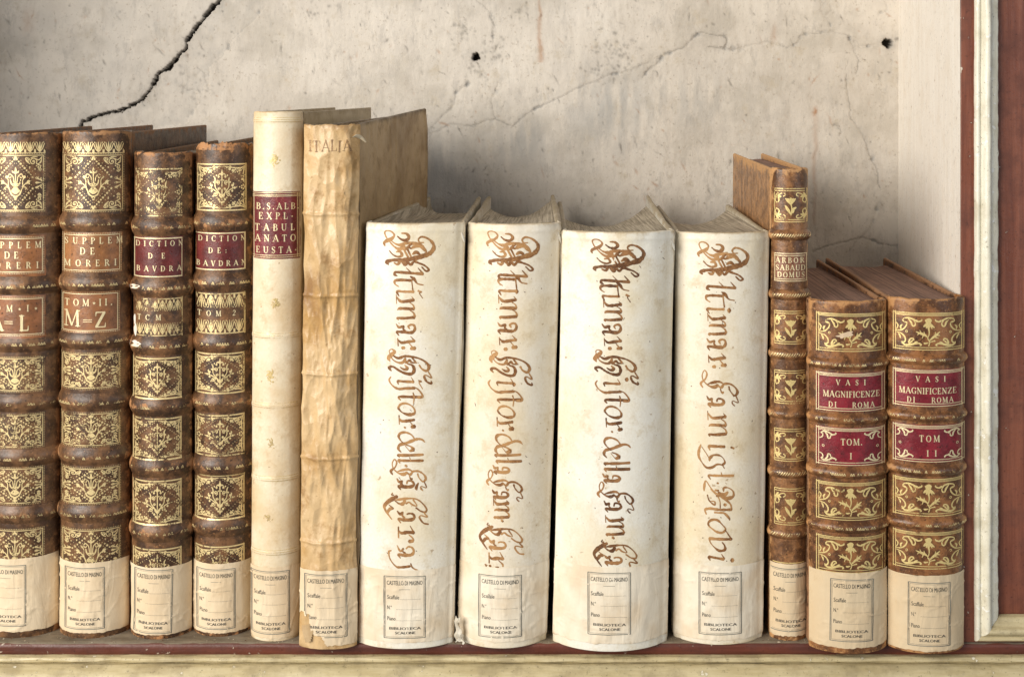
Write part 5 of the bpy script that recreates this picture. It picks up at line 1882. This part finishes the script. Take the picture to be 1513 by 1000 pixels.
def build_eustachi():
    dsp = lambda px, py: .0005 * (fbm(px * .03, py * .02, 71, 3) - .5) + sum(.0005 * np.exp(-((py - q) / 3.0) ** 2) for q in (178, 497, 600, 708, 817))
    sp = Spine(374, 446, 370, 440, 167, 947, .0125, .90, (), dsp, chew=.8, seed=5)
    org = base_of(sp, .27)
    root = thing('vellum_book', org, 'tall cream vellum book with a red lettered label near the top of its spine', 'book', 'vellum bound books')
    vm = m_vellum('cream_vellum', (0.80, 0.70, 0.52), (0.68, 0.51, 0.30), (0.45, 0.30, 0.14), 60, .95, .36)
    wear = lambda PX, PY, T: .4 * np.exp(-(PY - sp.ytop) / 8) + .45 * np.exp(-(sp.ybot - PY) / 12) + .3 * np.clip((np.abs(T) - .86) / .14, 0, 1) + .2 * np.exp(-((PY - 395) / 14) ** 2) + .2 * np.exp(-((PY - 700) / 30) ** 2)
    mb = MB()
    sp.patch(mb, sp.ytop, sp.ybot, 0, capt=True, capb=True, wear=wear, rc=2.2)
    g = Ink()
    for q in (178, 497, 600, 708, 817):
        for d in (-4, -1, 2.5):
            l, r = sp.edges_img(q)
            g.line(l + 2, q + d, r - 2, q + d, .8)
    rng = np.random.default_rng(5)
    for cx, cy in ((405, 237), (408, 450), (400, 555), (400, 656), (396, 766)):
        for i in range(16):
            a = rng.uniform(0, 6.28)
            r = rng.uniform(1, 8)
            g.stroke([(cx + r * math.cos(a), cy + r * 1.4 * math.sin(a), .8), (cx + r * .6 * math.cos(a + .5), cy + r * .9 * math.sin(a + .5), 2.2), (cx, cy + 3, .5)])
        for i in range(9):
            a = rng.uniform(0, 6.28)
            g.disc(cx + 9 * rng.random() * math.cos(a), cy + 13 * rng.random() * math.sin(a), rng.uniform(.5, 1.6))
    g.lay(mb, sp.pos, 1)
    so = mb.build('spine', [vm, GOLDP], root, org)
    t = Ink()
    text(t, 'B.S.ALB.', 379, 441.5, 300, 309.5)
    text(t, 'EXPL-', 382.5, 433, 314, 324)
    text(t, 'TABUL', 377, 435.5, 331, 341)
    text(t, 'ANATO', 377, 437, 347, 357)
    text(t, 'EUSTA-', 378.5, 438, 364.5, 374)
    for yy in (285.3, 288.2, 290.2, 377.3, 380.4):
        t.line(374.5, yy, 443, yy, .9)
    for xx in (376, 439, 441.6):
        t.line(xx, 286, xx, 381, .9)
    leather_label('title_label', root, org, sp, 373.5, 283.6, 443.5, 383, (0.20, 0.032, 0.038), t, GOLDT, 61, (0.42, 0.20, 0.11))
    for side in (-1, 1):
        slab('cover', [m_vellum('cover_vellum', (0.50, 0.41, 0.26), (0.42, 0.32, 0.18), (0.28, 0.2, .1), 62, .7)], root, org, sp, side, .25, .0024, 46 if side < 0 else 42, 5, 1.0, jut=.5)
    pages([TANP], root, org, sp, .25, .0015, (46, 42), .008, 5)
    shelfmark(root, org, sp, 838, 943, (372.5, 844, 427, 936), 44, 0)


build_eustachi()


def build_italia():
    def dsp(px, py):
        q_ = np.sin(px * 0 + py * .012) * 2
        a = fbm((px + q_) * .034 + 3, py * .0035, 81, 2)
        b = fbm(px * .06 + 9 + .006 * py, py * .007, 83, 2)
        c_ = fbm(px * .055 + 4 - .010 * py, py * .008, 84, 2)
        fold = -.0105 * np.abs(a - .5) - .0062 * np.abs(b - .48) - .0055 * np.abs(c_ - .52) - .0014 * np.abs(fbm(px * .12 + .02 * py, py * .03, 86, 2) - .5)
        cr = sum(np.exp(-((py - q - 3 * (vnoise(px * .06, px * 0, 0, 85) - .5)) / 2.4) ** 2) for q in (317, 438, 554, 678, 802))
        soft = np.clip(1.2 - np.abs((py - 560) / 420), .35, 1)
        return 0.9 * fold * soft + .0021 + .002 * (fbm(px * .03, py * .01, 87, 3) - .5) + .0011 * cr
    sp = Spine(449.5, 530.5, 443, 526, 186, 958, .0085, .86, (), dsp, chew=2.6, seed=6)
    org = base_of(sp, .27)
    root = thing('vellum_book', org, 'tall tan vellum book with a creased spine and faded ITALIA written near its top', 'book', 'vellum bound books')
    vm = m_vellum('tan_vellum', (0.64, 0.45, 0.24), (0.50, 0.30, 0.115), (0.27, 0.14, 0.05), 64, 1.25, .36, crumple=.8)
    cv = m_vellum('tan_cover_vellum', (0.44, 0.31, 0.165), (0.27, 0.17, 0.075), (0.11, 0.065, 0.028), 65, 1.0, .42)
    wear = lambda PX, PY, T: .45 * np.exp(-(PY - sp.ytop) / 9) + .5 * np.exp(-(sp.ybot - PY) / 10) + .5 * np.clip((.45 - T) / 1.5, 0, 1) * fbm(PX * .05, PY * .01, 89, 2) + .25 * np.exp(-((PY - 420) / 50) ** 2) - 0.15 + 1.3 * np.clip(fbm(PX * .045, PY * .016, 90, 4) - .5, -.1, 1)
    mb = MB()
    sp.patch(mb, sp.ytop, sp.ybot, 0, step=1.3, ncol=80, capt=True, capb=True, wear=wear, rc=2.2)
    k = Ink()
    text(k, 'ITALIA', 456, 519, 207.5, 224.5, bold=.85, jitter=.8)
    k.lay(mb, sp.pos, 1, .0002, jit=.3)
    so = mb.build('spine', [vm, INKF], root, org)
    dd = lambda v, h: .0045 * (fbm(v * 11, h * 7, 91, 4) - .5) + .0016 * np.exp(-((fbm(v * 22, h * 7, 93, 3) - .5) / .04) ** 2)
    slab('cover', [cv], root, org, sp, 1, .255, .003, 55, 20, 3, jut=.2, yset=-.005, res=.003, disp=dd)
    slab('cover', [cv], root, org, sp, -1, .255, .003, 66, 10, -2, jut=.5)
    pages([TANP], root, org, sp, .255, .003, (64, 42), .008, 9, front=.006)
    # twist of vellum thong laced out at the shoulder of the head
    mb = MB()
    P = catmull([(519, 203, .0), (524, 201, 1), (531, 205, 1), (537, 211, 1)], 6)
    c = np.array([sp.pos(min(a, 529.5), b, .0022)[()] for a, b, w in P])
    c[:, 0] += np.maximum(P[:, 0] - 529.5, 0) * S
    c[:, 1] += np.linspace(0, .004, len(c))
    ang = np.linspace(0, 2 * np.pi, 9)
    ring = []
    for i, q in enumerate(c):
        r = .0016 * math.sin(math.pi * (0.12 + .8 * i / (len(c) - 1)))
        ring.append(np.stack([q[0] + r * np.cos(ang) * .5, q[1] - r * np.sin(ang), q[2] + r * np.cos(ang)], -1))
    mb.grid(np.array(ring))
    mb.build('lacing_thong', [m_vellum('thong_vellum', (0.62, 0.52, 0.36), (0.5, 0.38, 0.2), (0.3, 0.2, .1), 66, .5)], root, org)
    def torn(px, py):
        e = (px - 445) * .75 + (955 - py)
        return (e < 34 + 16 * (fbm(px * .12, py * .12, 95, 3) - .5)) | ((px < 458) & (py > 905 + 6 * vnoise(px * .3, py * .1, 0, 97)))
    shelfmark(root, org, sp, 842, 953, (452, 848, 512, 940), 45, 0, torn=torn)
    # flap of the torn slip still hanging
    mb = MB()
    n = 10
    U, V = np.meshgrid(np.linspace(0, 1, n), np.linspace(0, 1, n))
    px = 448 + 14 * U + 8 * V
    py = 926 + 22 * V - 6 * U
    P = sp.pos(px, py, .0006 + .003 * V * (1 - U))
    mb.grid(P, 0, np.full(U.shape, .7), mask=(U[:-1, :-1] + V[:-1, :-1] < 1.25))
    mb.build('torn_flap', [m_paper('torn_paper', (0.55, 0.40, 0.22), 98)], root, org)


build_italia()

SCRIPT = {
 1: [('A', 0, 0), ('l', 0, 0), ('t', 0, 0), ('i', 0, 0), ('idot', 0, 0), ('m', 0, 0), ('a', 0, 0), ('r', 0, 0), ('colon', 0, 0), ('H', 0, 0), ('i2', 0, 0), ('idot2', 0, 0), ('S', 0, 0), ('t2', 0, 0), ('o', 0, 0),
     ('r3', 0, 0), ('dot3', 0, 0), ('d', 0, 0), ('e', 0, 0), ('ll', 0, 0), ('ll2', 0, 0), ('dot4', 0, 0), ('F', 0, 0), ('a3', 0, 0), ('tilde', 0, 0), ('dot4', -7, 27), ('C', 0, 0), ('a4', 0, 0), ('r4', 0, 0), ('a5', 0, 0), ('f', 0, 0)],
 2: [('A', 152, 1, 1.03, .98), ('l', 154, 4), ('t', 153.5, -1.5), ('i', 151, -1), ('idot8', -318, -397, .8, .8), ('m', 151, 0, 1, .96), ('a', 150, -2), ('r', 150, -1.5), ('colon', 151, 2), ('H', 151, 2, .96, 1.02), ('i2', 147, 2), ('idot8', -322, -260, .8, .7), ('S', 147, 5), ('t2', 147, 4), ('o', 147, 4),
     ('r3', 145, 3), ('dot3', 145, 4), ('d', 144, 3), ('e', 143, 2), ('ll', 144, 0), ('ll2', 145, 1), ('a3', 142, -19, .95, .8), ('F', 142, 16), ('a3', 141, 17, .93, .9), ('m', 143.5, 301, .85, .80), ('dot4', 142, 81), ('C', 141, 45), ('a4', 135, 42), ('r4', 134, 39, .93, .95), ('a4', 130, 80, .95, .8)],
 3: [('A', 306, 13, 1.06, .92), ('l', 305, 12), ('t', 304, 8.5), ('i', 304, 7), ('idot', 307, 6), ('m', 306, 7.5, 1, .86), ('a', 304, 0), ('r', 305, 0), ('colon', 305, 1), ('H', 305, 1), ('i2', 305, 3), ('idot8', -156, -267, .9, .8), ('S', 305, 5.5), ('t2', 305, 4.5), ('o', 305, 4.5),
     ('r3', 306, 4), ('dot3', 306, 6), ('d', 304, 8), ('e', 304, 11), ('ll', 305, 12), ('ll2', 305, 12.5), ('a3', 304, -7, 1, .85), ('F', 306, 33), ('a3', 306, 33), ('m', 309, 325, 1, .82), ('dot4', 306, 106), ('C', 310, 69), ('a4', 306, 65, 1, .9), ('f', 311, 28, .5, .25)],
 4: [('A', 464, 17, 1.0, .95), ('l', 462, 21), ('t', 460, 23), ('i', 458.5, 26), ('idot8', -4, -369, .7, .8), ('m', 460, 27, 1, .9), ('a', 459, 22), ('r', 459, 25), ('colon', 459, 28), ('F', 458, -131, 1.05, 1.12), ('a3', 458, -121), ('m', 460, 172, 1.02, 1.0),
     ('i7', 0, 0), ('idot7', 0, 0), ('g', 0, 0), ('l7', 0, 0), ('dot7', 0, 0), ('N', 0, 0), ('ob', 0, 0), ('b', 0, 0), ('i8', 0, 0), ('idot8', 0, 0)],
}
ALT = {
 1: dict(e=(541, 687, 528.5, 669), top=333, bot=958, bulge=.015, back=(42, -2), lab=(842, 949), box=(568, 851, 628, 942), depth=.285, rise=(2, 2), conc=.01, sag=0.015, sagx=0.02,
         label='white vellum book lettered in brown script, right beside the tan creased vellum book', seed=101, base=(0.84, 0.80, 0.705), ink=INK1),
 2: dict(e=(691.5, 829, 676, 807), top=334, bot=957, bulge=.021, back=(4, -6), lab=(838, 948), box=(708, 850, 770, 941), depth=.285, rise=(3, 6), conc=.03, sag=0.017, sagx=-0.2,
         label='white vellum book with brown script and an orange stain at left, second of four', seed=103, base=(0.82, 0.75, 0.625), ink=INK1),
 3: dict(e=(831, 997, 817, 986), top=346, bot=962, bulge=.023, back=(-4, 4), lab=(838, 951), box=(869, 846, 931, 937), depth=.29, rise=(4, 16), conc=.055, sag=0.019, sagx=-0.3,
         label='widest white vellum book with dark brown script, third of the four', seed=105, base=(0.84, 0.805, 0.71), ink=INK2),
 4: dict(e=(999.5, 1138, 995.5, 1127), top=347, bot=952, bulge=.019, back=(6, 2), lab=(836, 946), box=(1033, 846, 1095, 937), depth=.25, rise=(4, 6), conc=.03, sag=0.014, sagx=-0.3,
         label='white vellum book with brown script, next to the narrow tall leather book', seed=107, base=(0.82, 0.75, 0.615), ink=INK1),
}


def build_altimari(i):
    a = ALT[i]
    sd = a['seed']
    dsp = lambda px, py: .0011 * (fbm(px * .013, py * .008, sd, 4) - .5) + .0010 * np.exp(-((py - a['top'] - 8) / 3.0) ** 2) * .4 + .0009 * (fbm(px * .04, py * .03, sd + 5, 3) - .5) * np.exp(-(py - a['top']) / 60) * 2
    sp = Spine(*a['e'], a['top'], a['bot'], a['bulge'], .82, (), dsp, chew=1.0, seed=sd)
    def dsp2(px, py, d0=dsp):
        l, r = sp.edges_img(py)
        t = np.abs((2 * px - l - r) / (r - l))
        return d0(px, py) + .0007 * np.exp(-((t - .955) / .022) ** 2) - .0005 * np.exp(-((t - .90) / .03) ** 2)
    sp.disp = dsp2
    org = base_of(sp, .28)
    root = thing('vellum_book', org, a['label'], 'book', 'four white vellum books lettered in brown script')
    vm = m_vellum('white_vellum', a['base'], tuple(x * y for x, y in zip(a['base'], (.92, .83, .66))), (0.46, 0.34, 0.18), sd, .85, .34)
    cv = m_vellum('cover_vellum', tuple(x * .72 for x in a['base']), (0.46, 0.38, 0.25), (0.30, 0.23, 0.13), sd + 1, .6, .45)
    wear = lambda PX, PY, T: .35 * np.exp(-(PY - sp.ytop) / 5) + .25 * np.exp(-(sp.ybot - PY) / 8) + .28 * np.clip((np.abs(T) - .88) / .12, 0, 1) + (.22 * np.clip((PY - 640) / 200, 0, 1) * fbm(PX * .02, PY * .02, sd + 3, 3) if i in (2, 4) else 0) + .34 * (i == 2) * np.exp(-((T + .75) / .22) ** 2 - ((PY - 420) / 90) ** 2) * (fbm(PX * .09, PY * .09, 9, 2) > .5)
    mb = MB()
    sp.patch(mb, sp.ytop, sp.ybot, 0, step=2.0, ncol=44, capt=True, capb=True, wear=wear, rc=2.4)
    k = Ink()
    script(k, SCRIPT[i])
    k.lay(mb, sp.pos, 1, .00012, .000003, jit=.22, seed=sd, clip=lambda p: p[:, 1] < a['lab'][0] + 1)
    # small specks and scuffs
    rng = np.random.default_rng(sd)
    sk = Ink()
    for q in range(26):
        f = rng.random()
        py = rng.uniform(sp.ytop + 15, 830)
        l, r = sp.edges_img(py)
        sk.disc(l + (r - l) * (.06 + .88 * f), py, rng.choice([.4, .6, .9]), 6)
    for q in range(7):
        py = rng.uniform(sp.ytop + 30, 820)
        l, r = sp.edges_img(py)
        x = l + (r - l) * rng.uniform(.1, .9)
        d = rng.uniform(-4, 4)
        sk.stroke([(x, py, .3), (x + d * .5, py + 2, .9), (x + d, py + rng.uniform(0, 6), .3)])
    sk.lay(mb, sp.pos, 2, .0001)
    mb.build('spine', [vm, a['ink'], INKD], root, org)
    for s in (-1, 1):
        slab('cover', [cv], root, org, sp, s, a['depth'], .0052, a['back'][0 if s < 0 else 1], a['rise'][0 if s < 0 else 1], 1.5, jut=.2, yset=-.005, r=.0025, res=.006,
             disp=lambda v, h: .004 * (fbm(v * 13, h * 8, sd + 20 + s, 3) - .5))
    pages([TANP], root, org, sp, a['depth'], .0045, a['back'], a['conc'], 1.0, a['sag'], a['sagx'])
    # sewn endband behind the head of the spine
    mb = MB()
    n = 90
    L, R = sp.edges_img(sp.ytop)
    xs = np.linspace(L + 9, R - 9, n)
    c = sp.pos(xs, np.full(n, sp.ytop), -.0042)
    c[:, 2] += .0002
    ang = np.linspace(0, 2 * np.pi, 9)
    A, I = np.meshgrid(ang, np.arange(n))
    rr = .0014 * (1 + .16 * np.sin(I * 2.1))
    P = np.stack([c[I, 0], c[I, 1] + rr * np.cos(A), c[I, 2] + rr * np.sin(A)], -1)
    mb.grid(P)
    mb.build('endband', [m_paper('endband_thread', (0.42, 0.33, 0.2), sd + 9)], root, org)
    if i in (1, 2, 3):
        # laced-in thong showing at the joint
        mb = MB()
        for yy in (sp.ytop + 22,):
            l, r = sp.edges_img(yy)
            P = sp.pos(np.full(10, r - 2.5), np.linspace(yy - 10, yy + 6, 10), .0006)
            P[:, 0] += np.linspace(-.002, .0008, 10)
            ring = [np.stack([q[0] + .0013 * np.cos(ang) * math.sin(.3 + 2.5 * j / 9), q[1] + .0012 * np.sin(ang), np.full(9, q[2])], -1) for j, q in enumerate(P)]
            mb.grid(np.array(ring))
        mb.build('lacing_thong', [cv], root, org)
    shelfmark(root, org, sp, a['lab'][0], a['lab'][1], a['box'], sd + 30, 0, base=(0.83, 0.74, 0.59))
    if i == 1:
        # scrap of vellum sticking out at the foot
        mb = MB()
        n = 16
        U, V = np.meshgrid(np.linspace(0, 1, n), np.linspace(0, 1, n))
        zz = .001 + .022 * V
        X0 = W(671, 0, sp.y0)[0]
        P = np.stack([X0 + (.0085 * U * (.5 + fbm(V * 5, U * 2, 3, 3)) + .0012 * np.sin(V * 14)) * (1 - .55 * V), sp.yedge - .004 - .006 * U * fbm(U * 3, V * 3, 5, 2), zz + .005 * (fbm(U * 4, V * 4, 7, 3) - .5)], -1)
        mb.grid(P, 0, .4 * U)
        mb.build('torn_joint', [cv], root, org)


for i in (1, 2, 3, 4):
    build_altimari(i)


def build_arbor():
    bands = [(348, 8, 5), (436, 8, 5), (524, 8, 5), (612, 8, 5), (699, 8, 5), (789, 8, 5)]
    sp = Spine(1141, 1194.5, 1138, 1192.5, 252, 946, .010, .93, bands, chew=1.6, seed=8)
    org = base_of(sp, .25)
    root = thing('leather_book', org, 'narrow tan leather book with small gilt flowers and tan label', 'book')
    lm = m_leather('tan_calf', (0.13, 0.058, 0.025), (0.265, 0.125, 0.05), (0.52, 0.285, 0.12), 110, .30, .0)
    g = Ink()
    for p, q in ((279, 328), (460, 508), (548, 596), (634, 681), (722, 775)):
        arbor_panel(g, 1144.5, p, 1192.0, q)
    g.line(1142, 831.5, 1191, 831.5, 1.3)
    leather_spine(sp, root, org, [lm, GOLDF, GOLDW], g, rope(sp))
    t = Ink()
    text(t, 'ARBOR', 1146, 1188, 380.5, 388.5)
    text(t, 'SABAUD', 1146.5, 1189.5, 391.5, 399.5)
    text(t, 'DOMUS', 1148.5, 1188.5, 402, 410)
    for yy in (374.8, 378, 412.5, 415.4):
        t.line(1144.5, yy, 1192, yy, 1.0)
    t.line(1145.2, 375, 1145.2, 415, .9)
    t.line(1191, 375, 1191, 415, .9)
    leather_label('title_label', root, org, sp, 1143.5, 373.5, 1193, 416.5, (0.24, 0.10, 0.055), t, GOLDT, 111, (0.4, 0.2, .1))
    cm = m_leather('cover_leather', (0.24, 0.12, 0.05), (0.36, 0.185, 0.075), (0.50, 0.28, 0.12), 112, .38, .12)
    slab('cover', [cm], root, org, sp, -1, .27, .0032, 10, 4, 1.5, jut=-.3)
    slab('cover', [cm], root, org, sp, 1, .27, .0032, 14, 4, 1.5, jut=-.3)
    pages([REDP], root, org, sp, .27, .0022, (10, 14), .008, 4)
    endband(sp, root, org, (0.30, 0.20, 0.10), 181)
    shelfmark(root, org, sp, 833, 940, (1139.5, 840, 1196, 932), 113, 0, cut=1, base=(0.70, 0.56, 0.375))


build_arbor()


def build_vasi(vol):
    if vol == 1:
        bands = [(539, 8, 4.6), (620, 8, 4.6), (700, 8, 4.6), (780, 8, 4.6)]
        sp = Spine(1197, 1311, 1197, 1311, 448, 965, .0165, .93, bands, chew=1.8, seed=9)
        P = ((464, 519), (714, 768), (794, 846))
        xa, xb = 1206.5, 1307
        lab = 'short brown leather book with red labels lettered TOM I, beside the narrow tall leather book'
    else:
        bands = [(532, 8, 4.6), (616, 8, 4.6), (696, 8, 4.6), (775, 8, 4.6)]
        sp = Spine(1314, 1427, 1314, 1425, 445, 965, .0165, .93, bands, chew=1.8, seed=10)
        P = ((463, 517), (708, 762), (787, 840))
        xa, xb = 1320, 1424
        lab = 'short brown leather book with red labels lettered TOM II, beside the red frame'
    org = base_of(sp, .26)
    root = thing('leather_book', org, lab, 'book', 'pair of short brown leather books with red labels')
    lm = m_leather('russet_calf', (0.12, 0.05, 0.02), (0.265, 0.115, 0.042), (0.47, 0.24, 0.092), 120 + vol, .28, -.02)
    g = Ink()
    for p, q in P:
        vasi_panel(g, xa, p, xb, q)
    leather_spine(sp, root, org, [lm, GOLDF, GOLDW], g, band_zig(sp, .9, 20 + vol, 3.2, 1.7, 0))
    red = (0.225, 0.019, 0.030)
    t = Ink()
    v = Ink()
    if vol == 1:
        text(t, 'VASI', 1235, 1279, 561, 569)
        text(t, 'MAGNIFICENZE', 1216, 1299.5, 578, 587)
        text(t, 'DI', 1224, 1236, 594.2, 602.2)
        text(t, 'ROMA', 1259, 1292, 594.2, 602.2)
        vasi_panel(t, xa, 552.5, xb - 1, 607, False, False)
        leather_label('title_label', root, org, sp, xa - 1.5, 551, xb + .5, 608.5, red, t, GOLDT, 124, (0.33, 0.05, .05))
        text(v, 'TOM.', 1242, 1274, 648, 657.5)
        text(v, 'I', 1255.5, 1262, 669, 678)
        vasi_panel(v, xa, 633.5, xb - 1, 687, False, False)
        vasi_corners(v, xa, 633.5, xb - 1, 687)
        leather_label('volume_label', root, org, sp, xa - 1.5, 632, xb + .5, 688.5, red, v, GOLDT, 125, (0.33, 0.05, .05))
        m = MB()
        cx, cy = 1249, 494.5
        a = np.linspace(0, 2 * np.pi, 26, endpoint=False)
        rr = .7 + .6 * vnoise(np.cos(a) * 2, np.sin(a) * 2, 0, 15)
        pts = np.vstack([np.stack([cx + 12 * rr * np.cos(a), cy + 4.5 * rr * np.sin(a) - 2.5 * np.cos(a)], -1), [(cx, cy)]])
        m.add(sp.pos(pts[:, 0], pts[:, 1], .00034), [(j, (j + 1) % 26, 26) for j in range(26)])
        m.build('flaked_patch', [m_paper('bare_board', (0.62, 0.47, 0.33), 78)], root, org)
    else:
        text(t, 'VASI', 1353, 1397, 556, 564)
        text(t, 'MAGNIFICENZE', 1328.5, 1413, 573, 582)
        text(t, 'DI', 1340, 1352, 587, 595)
        text(t, 'ROMA', 1376, 1408.5, 587, 595)
        vasi_panel(t, xa, 547.5, xb, 600, False, False)
        leather_label('title_label', root, org, sp, xa - 1.5, 546, xb + 1.2, 601.5, red, t, GOLDT, 126, (0.33, 0.05, .05))
        text(v, 'TOM', 1358, 1388.5, 643, 652.5)
        text(v, 'II', 1369, 1384, 665, 674)
        vasi_panel(v, xa, 629.5, xb, 682, False, False)
        vasi_corners(v, xa, 629.5, xb, 682)
        leather_label('volume_label', root, org, sp, xa - 1.5, 628, xb + 1.2, 683.5, red, v, GOLDT, 127, (0.33, 0.05, .05))
    cm = m_leather('cover_leather', (0.085, 0.04, 0.02), (0.155, 0.078, 0.04), (0.30, 0.16, 0.08), 128 + vol, .4, -.05)
    for s in (-1, 1):
        slab('cover', [cm], root, org, sp, s, .245, .0042, -6 if vol == 1 else 0, 6, 1.0, jut=-.4)
    pages([REDP], root, org, sp, .245, .003, (-6, -6) if vol == 1 else (0, 0), .014, 4)
    endband(sp, root, org, (0.26, 0.20, 0.13), 182 + vol)
    if vol == 1:
        shelfmark(root, org, sp, 846, 957, (1227, 856, 1289, 947), 130, .012, base=(0.68, 0.54, 0.355))
    else:
        shelfmark(root, org, sp, 850, 962, (1342, 861, 1403, 954), 131, .006, base=(0.68, 0.54, 0.355))


build_vasi(1)
build_vasi(2)


# crumbs of leather and dust along the front of the shelf
def crumbs():
    rng = np.random.default_rng(11)
    mb = MB()
    for i in range(420):
        x = (rng.uniform(-40, 1440) - XV) * S
        y = .001 + abs(rng.normal(0, .010))
        r = rng.uniform(.0002, .0009) * (1.6 if rng.random() < .06 else 1)
        P = rng.normal(0, 1, (6, 3))
        P = P / np.linalg.norm(P, axis=1, keepdims=True) * r * rng.uniform(.6, 1.2, (6, 1)) * np.array([1.4, 1.0, .5])
        P += np.array([x, y, r * .35])
        F = [(0, 1, 2), (0, 2, 3), (0, 3, 4), (0, 4, 1), (5, 2, 1), (5, 3, 2), (5, 4, 3), (5, 1, 4)]
        mb.add(P, F, int(rng.integers(0, 3)))
    def plain(n, c):
        m, nt, b = nodes(n)
        t = NT(nt, 1)
        t.link(t.mix(t.noise(300, 3, .6), tuple(q * .7 for q in c), c), b.inputs['Base Color'])
        b.inputs['Roughness'].default_value = .85
        return m
    o = mb.build('dust_crumbs', [plain('leather_crumb', (.16, .075, .035)), plain('paper_crumb', (.62, .52, .38)), plain('dust', (.30, .25, .19))], smooth=False)
    o['kind'] = 'stuff'


crumbs()
